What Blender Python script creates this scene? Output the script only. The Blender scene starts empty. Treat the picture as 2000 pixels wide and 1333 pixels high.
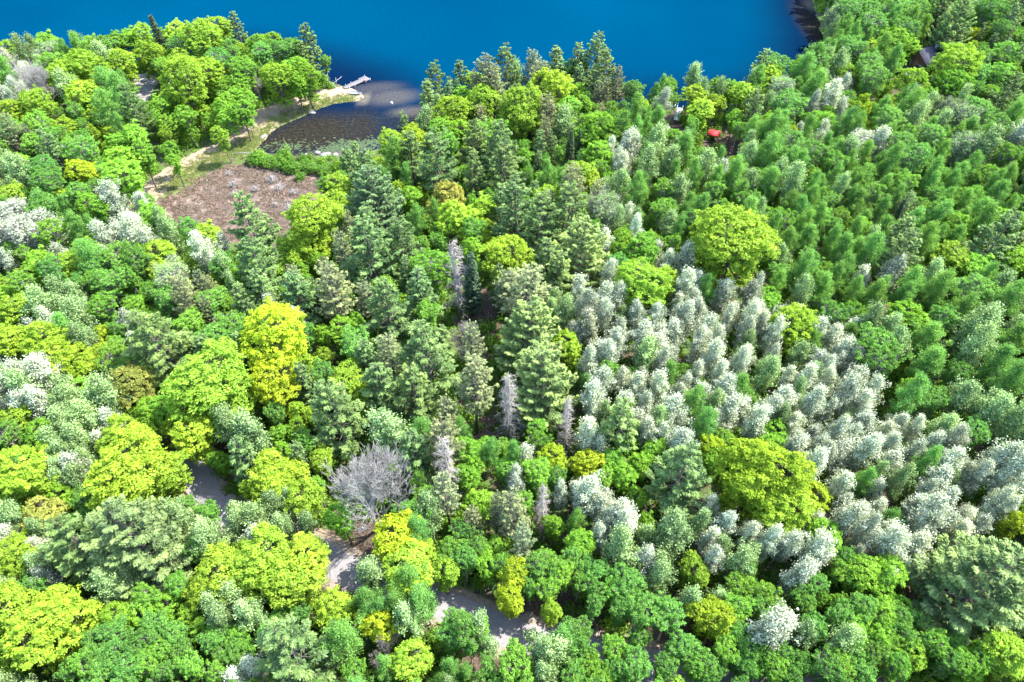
import bpy, math, random
import numpy as np
from mathutils import Vector
random.seed(7); rng = np.random.default_rng(11)
R = math.radians
scene = bpy.context.scene
C = scene.collection

# ------------------------------------------------------------------ camera, sky, sun, exposure
H = 95.0; PITCH = R(48.0); F = 1333.3
cam_d = bpy.data.cameras.new('camera'); cam = bpy.data.objects.new('camera', cam_d); C.objects.link(cam)
cam.location = (0, 0, H); cam.rotation_euler = (R(90) - PITCH, 0, 0)
cam_d.sensor_width = 36; cam_d.lens = 24.0; cam_d.clip_start = 0.5; cam_d.clip_end = 9000
scene.camera = cam
SUN_EL = R(56); SUN_AZ = R(22)            # azimuth measured from +x towards +y (away from the camera)
world = bpy.data.worlds.new('World'); scene.world = world; world.use_nodes = True
wn = world.node_tree; bg = wn.nodes['Background']
sky = wn.nodes.new('ShaderNodeTexSky'); sky.sky_type = 'NISHITA'; sky.sun_disc = False
sky.sun_elevation = SUN_EL; sky.sun_rotation = R(90) - SUN_AZ
wn.links.new(sky.outputs[0], bg.inputs[0]); bg.inputs[1].default_value = 0.15
sun_d = bpy.data.lights.new('sun', 'SUN'); sun = bpy.data.objects.new('sun', sun_d); C.objects.link(sun)
sun_d.energy = 2.7; sun_d.angle = R(0.5); sun_d.color = (1.0, 0.95, 0.86)
sdir = Vector((math.cos(SUN_EL)*math.cos(SUN_AZ), math.cos(SUN_EL)*math.sin(SUN_AZ), math.sin(SUN_EL)))
sun.rotation_euler = sdir.to_track_quat('Z', 'Y').to_euler()
scene.view_settings.view_transform = 'Standard'; scene.view_settings.look = 'None'
scene.view_settings.exposure = 2.68; scene.view_settings.gamma = 1.0

# ------------------------------------------------------------------ survey helpers
cp, sp = math.cos(PITCH), math.sin(PITCH)
def px(u, v, z=0.0):
    """ground-survey: where the sight line of photo point (u, v) meets height z; returns x, y, depth"""
    a = (u - 1000)/F; b = -(v - 666.5)/F
    dx, dy, dz = a, cp + b*sp, -sp + b*cp
    t = (H - z)/(-dz)
    return dx*t, dy*t, t
def proj(x, y, z):
    f = y*cp - (z - H)*sp; u_ = y*sp + (z - H)*cp
    return 1000 + F*x/f, 666.5 - F*u_/f, f
def W(pts, z=0): return np.array([px(u, v, z)[:2] for u, v in pts])
def seg_dist(P, A, B):
    ab = B - A; t = np.clip(((P - A) @ ab)/(ab @ ab + 1e-9), 0, 1)
    return np.hypot(*(P - (A + t[:, None]*ab)).T)
def inside(P, poly):
    x, y = P[:, 0], P[:, 1]; c = np.zeros(len(P), bool); n = len(poly)
    for i in range(n):
        x1, y1 = poly[i]; x2, y2 = poly[(i+1) % n]
        if y1 == y2: continue
        c ^= ((y1 > y) != (y2 > y)) & (x < (x2-x1)*(y-y1)/(y2-y1) + x1)
    return c
def sdist(P, poly):
    P = np.atleast_2d(P).astype(float)
    d = np.full(len(P), 1e9); n = len(poly)
    for i in range(n): d = np.minimum(d, seg_dist(P, poly[i], poly[(i+1) % n]))
    return np.where(inside(P, poly), d, -d)
def pathdist(P, path):
    P = np.atleast_2d(P).astype(float)
    d = np.full(len(P), 1e9)
    for i in range(len(path)-1): d = np.minimum(d, seg_dist(P, path[i], path[i+1]))
    return d
def inpoly(u, v, poly): return bool(inside(np.array([[u, v]], float), np.array(poly, float))[0])

LAND = np.vstack([W([(-900,215),(-300,185),(0,166),(60,150),(110,146),(200,136),(330,118),(450,112),(540,126),(600,146),(640,158),(655,163),(675,170),
  (700,179),(712,188),(706,197),(680,200),(650,204),(622,213),(600,224),(572,236),(548,247),(526,262),(510,280),(500,292),(530,301),(580,306),(620,304),(660,306),(700,300),
  (750,291),(790,272),(808,250),(818,236),(850,232),(900,224),(1000,204),(1150,194),(1220,214),(1260,226),(1300,216),(1318,212),(1330,212),(1350,218),
  (1400,228),(1470,208),(1560,180),(1596,140),(1607,80),(1592,20),(1575,-40),(1500,-170),(3400,-170)]), np.array([[900,-400],[-900,-400]])])
# natural ragged shoreline
def ragged(poly, step=2.2, amp=0.7):
    out = []
    r = np.random.default_rng(3)
    for i in range(len(poly)):
        a, b = poly[i], poly[(i+1) % len(poly)]; L = np.hypot(*(b-a))
        n = max(1, int(L/step)) if L < 90 else max(1, int(L/20))
        for k in range(n):
            p = a + (b-a)*k/n
            out.append(p + (r.normal(0, amp*0.35, 2) if k else 0))
    return np.array(out)
LAND = ragged(LAND)
BOG = W([(300,408),(326,368),(380,345),(440,322),(492,316),(560,330),(620,332),(655,345),(650,375),(620,420),(575,445),(545,470),(450,480),(360,450)], 0.6)
BEACH = [ (W([(268,402),(300,376),(345,338),(400,304),(445,285),(480,272)], .5), 2.4),
          (W([(480,272),(500,246),(530,224),(575,208),(620,196),(660,186),(690,184)], .5), 3.6)]
GRASS = [ (W([(330,375),(375,335),(430,305),(480,292),(500,270),(540,240),(600,215),(650,200),(690,195)], .4), 3.2) ]
ROCK = W([(232,158),(262,142),(300,138),(314,150),(300,172),(290,200),(262,206),(240,190)], 1)
DIRT = [(945,600,4),(952,650,5),(960,700,4),(945,840,4),(700,1065,5),(640,1140,3),(985,1270,5),(1300,1270,6),(1090,1225,6),
        (1800,1180,4),(1560,950,3),(1740,990,3),(1500,1010,3),(1740,140,8),(1730,185,8),(1830,235,5),(1330,225,5),(1420,275,12),(1300,245,4),(385,905,6),(1140,1160,6)]
ROADPX = [(-300,690),(0,740),(150,775),(260,800),(345,840),(378,885),(392,940),(415,985),(470,1022),(540,1048),(610,1072),(665,1108),(735,1142),(810,1160),
          (880,1186),(960,1226),(1050,1252),(1170,1278),(1290,1302),(1430,1328),(1640,1370),(1950,1420)]
ROAD = W(ROADPX, 2.0)
def smooth_path(P, n=2):
    for _ in range(n):
        Q = [P[0]]
        for a, b in zip(P[:-1], P[1:]): Q += [a*.75+b*.25, a*.25+b*.75]
        P = np.array(Q + [P[-1]])
    return P
ROAD = smooth_path(ROAD, 3)

_gx, _gy = np.meshgrid(np.arange(-300, 301, 1.0), np.arange(-10, 321, 1.0))
_LD = sdist(np.column_stack([_gx.ravel(), _gy.ravel()]), LAND).reshape(_gx.shape)
def land_d(P):
    P = np.atleast_2d(P).astype(float); gx = P[:, 0]+300; gy = P[:, 1]+10
    out = (gx < 0) | (gx > 599) | (gy < 0) | (gy > 329)
    x0 = np.clip(gx, 0, 599).astype(int); y0 = np.clip(gy, 0, 329).astype(int); fx = np.clip(gx-x0, 0, 1); fy = np.clip(gy-y0, 0, 1)
    r = (_LD[y0, x0]*(1-fx)+_LD[y0, x0+1]*fx)*(1-fy)+(_LD[y0+1, x0]*(1-fx)+_LD[y0+1, x0+1]*fx)*fy
    if out.any(): r[out] = sdist(P[out], LAND)
    return r
def hfun(P, d=None):
    P = np.atleast_2d(P).astype(float)
    if d is None: d = land_d(P)
    x, y = P[:, 0], P[:, 1]
    ld = np.clip(d, 0, None)
    base = 0.05 + 0.35*(1-np.exp(-ld/2.0)) + 1.7*(1-np.exp(-np.clip(ld-14, 0, None)/28))
    roll = (np.sin(x*.045+1.3)*np.cos(y*.06+.4)*.9 + np.sin(x*.11+y*.07)*.25)*np.clip((ld-16)/40, 0, 1)
    dep = np.clip(-d, 0, None)
    under = -0.02 - 2.6*(1-np.exp(-dep/9)) - 5*np.clip(dep/60, 0, 1)
    return np.where(d > 0, base + roll, under)

# ------------------------------------------------------------------ mesh helpers
def mesh_np(name, V, Fc, var=None, smooth=False):
    """V (n,3); Fc list of (k,m) index arrays"""
    me = bpy.data.meshes.new(name)
    V = np.asarray(V, dtype=np.float32)
    if not isinstance(Fc, list): Fc = [Fc]
    Fc = [np.asarray(f, dtype=np.int32) for f in Fc if len(f)]
    nl = sum(f.size for f in Fc); nf = sum(len(f) for f in Fc)
    me.vertices.add(len(V)); me.vertices.foreach_set('co', V.ravel())
    me.loops.add(nl); me.loops.foreach_set('vertex_index', np.concatenate([f.ravel() for f in Fc]))
    me.polygons.add(nf)
    tot = np.concatenate([np.full(len(f), f.shape[1], np.int32) for f in Fc])
    st = np.concatenate([[0], np.cumsum(tot)[:-1]]).astype(np.int32)
    me.polygons.foreach_set('loop_start', st); me.polygons.foreach_set('loop_total', tot)
    if smooth: me.polygons.foreach_set('use_smooth', np.ones(nf, bool))
    if var is not None:
        a = me.attributes.new('var', 'FLOAT', 'FACE'); a.data.foreach_set('value', np.asarray(var, dtype=np.float32))
    me.update(calc_edges=True); me.validate()
    return me
class MB:
    def __init__(s): s.v = []; s.q = []; s.t = []; s.n = 0
    def add(s, V, Q=None, T=None):
        V = np.asarray(V, float).reshape(-1, 3)
        if Q is not None and len(Q): s.q.append(np.asarray(Q)+s.n)
        if T is not None and len(T): s.t.append(np.asarray(T)+s.n)
        s.v.append(V); s.n += len(V)
    def tube(s, pts, rad, n=5, cap=True):
        pts = np.asarray(pts, float); k = len(pts); rad = np.broadcast_to(rad, (k,))
        tan = np.gradient(pts, axis=0); tan /= np.linalg.norm(tan, axis=1)[:, None]+1e-9
        ref = np.array([0, 0, 1.0]) if abs(tan[0][2]) < .8 else np.array([1.0, 0, 0])
        A = np.cross(tan, ref); A /= np.linalg.norm(A, axis=1)[:, None]+1e-9; B = np.cross(tan, A)
        th = np.arange(n)*2*math.pi/n
        ring = pts[:, None] + rad[:, None, None]*(np.cos(th)[None, :, None]*A[:, None]+np.sin(th)[None, :, None]*B[:, None])
        q = []
        for i in range(k-1):
            for j in range(n): q.append((i*n+j, i*n+(j+1) % n, (i+1)*n+(j+1) % n, (i+1)*n+j))
        V = ring.reshape(-1, 3); T = []
        if cap:
            V = np.vstack([V, pts[-1], pts[0]]); e = k*n
            T = [((k-1)*n+j, (k-1)*n+(j+1) % n, e) for j in range(n)] + [((j+1) % n, j, e+1) for j in range(n)]
        s.add(V, q, T)
    def box(s, c, size, rot=0, tilt=None):
        c = np.array(c, float); hx, hy, hz = np.array(size)/2
        V = np.array([(x, y, z) for x in (-hx, hx) for y in (-hy, hy) for z in (-hz, hz)])
        if tilt is not None: V = V @ np.array(tilt).T
        cr, sr = math.cos(rot), math.sin(rot)
        V = np.stack([V[:, 0]*cr-V[:, 1]*sr, V[:, 0]*sr+V[:, 1]*cr, V[:, 2]], 1) + c
        s.add(V, [(0, 1, 3, 2), (4, 6, 7, 5), (0, 4, 5, 1), (2, 3, 7, 6), (0, 2, 6, 4), (1, 5, 7, 3)])
    def blob(s, c, r, seed=0, nu=12, nv=8, amp=.15):
        rr = np.random.default_rng(seed); c = np.array(c, float); V = []; ph = rr.uniform(0, 6, 6)
        for i in range(nv+1):
            t = math.pi*i/nv
            for j in range(nu):
                p = 2*math.pi*j/nu
                n = np.array([math.sin(t)*math.cos(p), math.sin(t)*math.sin(p), math.cos(t)])
                f = 1+amp*(math.sin(n[0]*3+ph[0])+math.sin(n[1]*4+ph[1])+math.sin(n[2]*3+ph[2]+n[0]*2))
                V.append(c+n*np.array(r)*f)
        q = [(i*nu+j, i*nu+(j+1) % nu, (i+1)*nu+(j+1) % nu, (i+1)*nu+j) for i in range(nv) for j in range(nu)]
        s.add(V, q)
    def mesh(s, name, smooth=False):
        Fc = []
        if s.q: Fc.append(np.vstack(s.q))
        if s.t: Fc.append(np.vstack(s.t))
        return mesh_np(name, np.vstack(s.v), Fc, None, smooth)
    def build(s, name, mat, parent=None, smooth=False):
        return obj(name, s.mesh(name, smooth), mat, parent)
def obj(name, me, mat, parent=None):
    if mat is not None and not me.materials: me.materials.append(mat)
    o = bpy.data.objects.new(name, me); C.objects.link(o)
    if parent: o.parent = parent
    return o
def tag(o, label=None, cat=None, group=None, kind=None):
    if label: o['label'] = label
    if cat: o['category'] = cat
    if group: o['group'] = group
    if kind: o['kind'] = kind
    return o
def empty(name, loc, rz=0):
    o = bpy.data.objects.new(name, None); C.objects.link(o); o.location = loc; o.rotation_euler = (0, 0, rz)
    o.empty_display_size = .3
    return o
def leaves(cen, nrm, tan, wid, ln):
    """diamond leaf sprays: centres, normals, long axis"""
    cen = np.asarray(cen); n = len(cen)
    nrm = nrm/(np.linalg.norm(nrm, axis=1)[:, None]+1e-9)
    t = tan - nrm*np.sum(tan*nrm, 1)[:, None]; t /= np.linalg.norm(t, axis=1)[:, None]+1e-9
    b = np.cross(nrm, t)
    wid = np.broadcast_to(wid, (n,))[:, None]; ln = np.broadcast_to(ln, (n,))[:, None]
    V = np.stack([cen-t*ln*.5, cen+b*wid*.5, cen+t*ln*.5, cen-b*wid*.5], 1).reshape(-1, 3)
    return V, np.arange(4*n).reshape(n, 4)
def rand_dir(n, g=rng):
    v = g.normal(size=(n, 3)); return v/np.linalg.norm(v, axis=1)[:, None]

# ------------------------------------------------------------------ materials
def newmat(name):
    m = bpy.data.materials.new(name); m.use_nodes = True; nt = m.node_tree; nt.nodes.clear()
    out = nt.nodes.new('ShaderNodeOutputMaterial'); return m, nt, out
def N(nt, t, **kw):
    n = nt.nodes.new(t)
    for k, v in kw.items():
        if k in n.inputs: n.inputs[k].default_value = v
        else: setattr(n, k, v)
    return n
def math_n(nt, op, a, b=None):
    n = nt.nodes.new('ShaderNodeMath'); n.operation = op
    for i, x in enumerate((a, b)):
        if x is None: continue
        if isinstance(x, (int, float)): n.inputs[i].default_value = x
        else: nt.links.new(x, n.inputs[i])
    return n.outputs[0]
def mixc(nt, fac, a, b, blend='MIX'):
    n = nt.nodes.new('ShaderNodeMix'); n.data_type = 'RGBA'; n.blend_type = blend
    for i, x in zip((0, 6, 7), (fac, a, b)):
        if isinstance(x, (int, float)): n.inputs[i].default_value = x
        elif isinstance(x, tuple): n.inputs[i].default_value = (*x, 1)
        else: nt.links.new(x, n.inputs[i])
    return n.outputs[2]
def noise(nt, scale, detail=3, coord='Object', rough=.55):
    tc = nt.nodes.new('ShaderNodeTexCoord'); n = nt.nodes.new('ShaderNodeTexNoise')
    n.inputs['Scale'].default_value = scale; n.inputs['Detail'].default_value = detail; n.inputs['Roughness'].default_value = rough
    nt.links.new(tc.outputs[coord], n.inputs['Vector']); return n.outputs['Fac']
def ramp(nt, fac, stops):
    r = nt.nodes.new('ShaderNodeValToRGB'); e = r.color_ramp.elements
    while len(e) < len(stops): e.new(.5)
    for i, (p, c) in enumerate(stops): e[i].position = p; e[i].color = (*c, 1)
    nt.links.new(fac, r.inputs[0]); return r.outputs[0]
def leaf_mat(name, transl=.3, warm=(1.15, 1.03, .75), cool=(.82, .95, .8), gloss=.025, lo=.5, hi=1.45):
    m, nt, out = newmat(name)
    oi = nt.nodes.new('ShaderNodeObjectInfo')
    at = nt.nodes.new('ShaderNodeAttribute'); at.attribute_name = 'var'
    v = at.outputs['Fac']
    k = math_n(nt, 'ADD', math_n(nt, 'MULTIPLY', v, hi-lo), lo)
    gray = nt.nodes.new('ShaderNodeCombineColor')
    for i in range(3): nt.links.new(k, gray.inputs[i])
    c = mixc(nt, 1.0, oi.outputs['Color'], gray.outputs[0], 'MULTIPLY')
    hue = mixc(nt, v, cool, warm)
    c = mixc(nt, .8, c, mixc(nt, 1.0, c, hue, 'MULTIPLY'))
    d = N(nt, 'ShaderNodeBsdfDiffuse'); t = N(nt, 'ShaderNodeBsdfTranslucent')
    nt.links.new(c, d.inputs[0]); nt.links.new(mixc(nt, 1.0, c, (1.15, 1.1, .6), 'MULTIPLY'), t.inputs[0])
    mx = nt.nodes.new('ShaderNodeMixShader'); mx.inputs[0].default_value = transl
    nt.links.new(d.outputs[0], mx.inputs[1]); nt.links.new(t.outputs[0], mx.inputs[2])
    g = N(nt, 'ShaderNodeBsdfGlossy'); g.inputs['Roughness'].default_value = .45; g.inputs[0].default_value = (1, 1, 1, 1)
    m2 = nt.nodes.new('ShaderNodeMixShader'); m2.inputs[0].default_value = gloss
    nt.links.new(mx.outputs[0], m2.inputs[1]); nt.links.new(g.outputs[0], m2.inputs[2]); nt.links.new(m2.outputs[0], out.inputs[0])
    return m
def simple_mat(name, c1, c2, scale=4, rough=.8, bump=0, spec=.3, coord='Object'):
    m, nt, out = newmat(name)
    p = nt.nodes.new('ShaderNodeBsdfPrincipled'); p.inputs['Roughness'].default_value = rough
    p.inputs['Specular IOR Level'].default_value = spec
    c1 = tuple(x*.78 for x in c1); c2 = tuple(x*.78 for x in c2)
    f = noise(nt, scale, 5, coord)
    nt.links.new(ramp(nt, f, [(.35, c1), (.65, c2)]), p.inputs['Base Color'])
    if bump:
        b = nt.nodes.new('ShaderNodeBump'); b.inputs['Strength'].default_value = bump; nt.links.new(noise(nt, scale*3, 4, coord), b.inputs['Height'])
        nt.links.new(b.outputs[0], p.inputs['Normal'])
    nt.links.new(p.outputs[0], out.inputs[0]); return m
MAT = {}
MAT['broad'] = leaf_mat('broad_leaves', .48, gloss=.004, lo=.6, hi=1.35)
MAT['pale'] = leaf_mat('silvery_leaves', .28, (1.08, 1.06, 1.08), (.70, .86, .58), gloss=.004, lo=.36, hi=1.45)
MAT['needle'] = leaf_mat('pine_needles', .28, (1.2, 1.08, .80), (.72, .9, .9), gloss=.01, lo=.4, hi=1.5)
MAT['bark'] = simple_mat('bark', (.09, .075, .065), (.20, .17, .15), 6, .9, .4)
MAT['palebark'] = simple_mat('pale_bark', (.25, .22, .2), (.48, .45, .42), 5, .85, .3)
MAT['deadwood'] = simple_mat('dead_wood', (.28, .25, .215), (.47, .43, .385), 7, .9, .3)
MAT['whitewood'] = simple_mat('bleached_wood', (.27, .25, .25), (.44, .42, .42), 7, .85, .2)

MAT['barewood'] = simple_mat('pale_twigs', (.32, .295, .27), (.46, .43, .40), 7, .85, .1)

# ------------------------------------------------------------------ the ground, one sheet
def axis(a, b, step, far, growth=1.35):
    mid = list(np.arange(a, b+1e-6, step)); lo = [a]; s = step
    while lo[-1] > -far: s *= growth; lo.append(lo[-1]-s)
    hi = [b]; s = step
    while hi[-1] < far: s *= growth; hi.append(hi[-1]+s)
    return np.array(lo[:0:-1]+mid+hi[1:])
def grid_sheet(name, xs, ys, zf):
    X, Y = np.meshgrid(xs, ys); P = np.stack([X.ravel(), Y.ravel()], 1)
    z = zf(P); nx, ny = len(xs), len(ys)
    i = np.arange(ny-1)[:, None]*nx+np.arange(nx-1)[None]
    q = np.stack([i, i+1, i+nx+1, i+nx], -1).reshape(-1, 4)
    me = mesh_np(name, np.column_stack([P, z]), q, None, True)
    return me, P
def sm(x, a, b): t = np.clip((x-a)/(b-a), 0, 1); return t*t*(3-2*t)
xs, ys = axis(-190, 190, 1.0, 4000), axis(8, 262, 1.0, 4000)
gme, GP = grid_sheet('ground', xs, ys, hfun)
sand = np.zeros(len(GP)); grass = np.zeros(len(GP))
for pth, w in BEACH: sand = np.maximum(sand, 1-sm(pathdist(GP, pth), w*.6, w*2.1))
for pth, w in GRASS: grass = np.maximum(grass, 1-sm(pathdist(GP, pth), w*.4, w*1.5))
sand = np.maximum(sand, .75*(1-sm(pathdist(GP, ROAD), 2.4, 4.8)))
bog = sm(sdist(GP, BOG), -1.5, 2)
rock = sm(sdist(GP, ROCK), -1, 1.5)
dirt = np.zeros(len(GP))
for u, v, r in DIRT:
    q = np.array(px(u, v, 1.5)[:2]); dirt = np.maximum(dirt, 1-sm(np.hypot(*(GP-q).T), r*.4, r*1.3))
ca = gme.color_attributes.new('zones', 'FLOAT_COLOR', 'POINT')
ca.data.foreach_set('color', np.column_stack([sand, grass, bog, rock]).astype(np.float32).ravel())
da = gme.attributes.new('dirt', 'FLOAT', 'POINT'); da.data.foreach_set('value', dirt.astype(np.float32))
m, nt, out = newmat('forest_floor')
at = nt.nodes.new('ShaderNodeAttribute'); at.attribute_name = 'zones'
sep = nt.nodes.new('ShaderNodeSeparateColor'); nt.links.new(at.outputs['Color'], sep.inputs[0])
n_mid = noise(nt, .55, 6); n_fine = noise(nt, 3.2, 5); n_big = noise(nt, .12, 3)
def thr(mask, nz, amt=.7, lo=.42, hi=.58):
    s = math_n(nt, 'ADD', mask, math_n(nt, 'MULTIPLY', math_n(nt, 'SUBTRACT', nz, .5), amt*2))
    mr = nt.nodes.new('ShaderNodeMapRange'); mr.inputs[1].default_value = lo; mr.inputs[2].default_value = hi
    nt.links.new(s, mr.inputs[0]); return mr.outputs[0]
litter = ramp(nt, n_fine, [(.3, (.06, .045, .033)), (.55, (.12, .088, .066)), (.75, (.20, .15, .12))])
green = ramp(nt, n_fine, [(.3, (.05, .10, .025)), (.7, (.12, .20, .05))])
dt = nt.nodes.new('ShaderNodeAttribute'); dt.attribute_name = 'dirt'
base = mixc(nt, thr(math_n(nt, 'SUBTRACT', .55, dt.outputs['Fac']), n_mid, .9, .35, .6), litter, green)
grs = ramp(nt, n_fine, [(.3, (.09, .13, .04)), (.55, (.17, .20, .08)), (.75, (.30, .27, .16))])
snd = ramp(nt, n_fine, [(.3, (.25, .19, .13)), (.55, (.36, .285, .21)), (.75, (.45, .37, .29))])
bogc = ramp(nt, n_mid, [(.3, (.07, .065, .04)), (.45, (.10, .075, .06)), (.6, (.17, .125, .10)), (.74, (.34, .26, .20))])
rck = ramp(nt, n_mid, [(.3, (.2, .19, .19)), (.6, (.32, .31, .31)), (.75, (.38, .36, .35))])
c = mixc(nt, thr(at.outputs['Alpha'], n_mid, .3), base, rck)
c = mixc(nt, thr(sep.outputs[2], n_mid, .3), c, bogc)
c = mixc(nt, thr(sep.outputs[1], n_mid, .5), c, grs)
c = mixc(nt, thr(sep.outputs[0], n_mid, .45), c, snd)
p = nt.nodes.new('ShaderNodeBsdfPrincipled'); p.inputs['Roughness'].default_value = .95; p.inputs['Specular IOR Level'].default_value = .1
c = mixc(nt, 1.0, c, (.68, .68, .68), 'MULTIPLY')
nt.links.new(c, p.inputs['Base Color'])
b = nt.nodes.new('ShaderNodeBump'); b.inputs['Strength'].default_value = .6; b.inputs['Distance'].default_value = .3
nt.links.new(n_fine, b.inputs['Height']); nt.links.new(b.outputs[0], p.inputs['Normal']); nt.links.new(p.outputs[0], out.inputs[0])
tag(obj('ground', gme, m), kind='structure')

# ------------------------------------------------------------------ the lake
wme, WP = grid_sheet('lake_water', axis(-190, 190, 1.5, 4500), axis(120, 262, 1.5, 4500), lambda P: np.zeros(len(P)))
wd = -land_d(WP)
UV = np.array([proj(x, y, 0)[:2] if y > -60 else (0, 9999) for x, y in WP])
def ell(cu, cv, ru, rv, a=1.0):
    q = W([(cu, cv), (cu+ru, cv), (cu, cv-rv)]); d = WP-q[0]
    ax = q[1]-q[0]; ay = q[2]-q[0]
    k = np.hypot((d@ax)/(ax@ax), (d@ay)/(ay@ay)); return a*(1-sm(k, .35, 1.25))
silt_shade = np.maximum.reduce([ell(610, 262, 125, 46), ell(690, 255, 75, 45, .9), ell(545, 278, 60, 22), ell(760, 245, 60, 35, .5), ell(1598, 60, 36, 60, .9), ell(812, 235, 30, 25, .7)])  # cove silt, plus tree shade and reflection painted dark along the upper right shore
sandy = np.maximum.reduce([ell(765, 190, 60, 18, .5), ell(735, 172, 60, 12, .35), ell(800, 218, 45, 11, .5), ell(712, 193, 17, 14, 1.0), ell(640, 303, 90, 9, .8), ell(1590, 12, 22, 14, .9)])
nav = np.maximum(1-sm(wd, 3, 26), ell(740, 195, 110, 60, .9))*(WP[:, 1] < 400)
wa = wme.color_attributes.new('depth_shade', 'FLOAT_COLOR', 'POINT')
wa.data.foreach_set('color', np.column_stack([silt_shade, sandy, nav, np.ones(len(WP))]).astype(np.float32).ravel())
m, nt, out = newmat('lake_water')
at = nt.nodes.new('ShaderNodeAttribute'); at.attribute_name = 'depth_shade'
sep = nt.nodes.new('ShaderNodeSeparateColor'); nt.links.new(at.outputs['Color'], sep.inputs[0])
deep = ramp(nt, noise(nt, .012, 2), [(.3, (.0, .022, .052)), (.7, (.0, .031, .066))])
weed = noise(nt, 1.3, 6, rough=.7)
c = mixc(nt, math_n(nt, 'MULTIPLY', sep.outputs[2], .9), deep, (.001, .006, .022))
c = mixc(nt, math_n(nt, 'MULTIPLY', sep.outputs[0], .97), c, ramp(nt, weed, [(.35, (.008, .008, .008)), (.55, (.018, .016, .011)), (.72, (.05, .045, .025))]))
c = mixc(nt, sep.outputs[1], c, ramp(nt, weed, [(.3, (.05, .05, .045)), (.7, (.11, .095, .075))]))
p = nt.nodes.new('ShaderNodeBsdfPrincipled'); p.inputs['Roughness'].default_value = .15; p.inputs['IOR'].default_value = 1.33; p.inputs['Specular IOR Level'].default_value = .0; p.inputs['IOR'].default_value = 1.2
nt.links.new(c, p.inputs['Base Color'])
tc = nt.nodes.new('ShaderNodeTexCoord'); mp = nt.nodes.new('ShaderNodeMapping'); mp.inputs['Scale'].default_value = (.5, 1.25, 1); mp.inputs['Rotation'].default_value = (0, 0, R(8))
nt.links.new(tc.outputs['Object'], mp.inputs[0])
nz = nt.nodes.new('ShaderNodeTexNoise'); nz.inputs['Scale'].default_value = 1.1; nz.inputs['Detail'].default_value = 4; nt.links.new(mp.outputs[0], nz.inputs['Vector'])
b = nt.nodes.new('ShaderNodeBump'); b.inputs['Strength'].default_value = 1.0; b.inputs['Distance'].default_value = .3
nt.links.new(nz.outputs['Fac'], b.inputs['Height']); nt.links.new(b.outputs[0], p.inputs['Normal']); nt.links.new(p.outputs[0], out.inputs[0])
tag(obj('lake_water', wme, m), kind='structure')

# ------------------------------------------------------------------ the road
def ribbon(path, half, lift, name, mat, edge=.25, seed=1):
    r = np.random.default_rng(seed); d = np.gradient(path, axis=0); d /= np.linalg.norm(d, axis=1)[:, None]
    nrm = np.stack([-d[:, 1], d[:, 0]], 1); cols = np.linspace(-1, 1, 7); V = []
    for i, p_ in enumerate(path):
        jl, jr = r.normal(0, edge*.5, 2)
        for c_ in cols:
            off = c_*half + (jl if c_ == -1 else jr if c_ == 1 else 0)
            q = p_+nrm[i]*off; V.append((q[0], q[1], 0))
    V = np.array(V); V[:, 2] = hfun(V[:, :2])+lift
    V[:, 2] += np.tile((1-cols**2)*.05, len(path))
    n = len(path); k = len(cols)
    i = np.arange(n-1)[:, None]*k+np.arange(k-1)[None]
    q = np.stack([i, i+1, i+k+1, i+k], -1).reshape(-1, 4)
    return tag(obj(name, mesh_np(name, V, q, None, True), mat), kind='structure')
dense = []
for a, b_ in zip(ROAD[:-1], ROAD[1:]):
    n = max(1, int(np.hypot(*(b_-a))/1.0)); dense += [a+(b_-a)*k/n for k in range(n)]
ROADD = np.array(dense)
mroad = simple_mat('worn_asphalt', (.21, .20, .21), (.26, .25, .26), 1.6, .9, .3)
msh = simple_mat('gravel_shoulder', (.20, .165, .135), (.30, .25, .21), 2.5, .95, .5)
ribbon(ROADD, 2.75, .05, 'road_shoulder', msh, .7, 2)
ribbon(ROADD, 2.05, .09, 'road', mroad, .22, 3)

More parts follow.
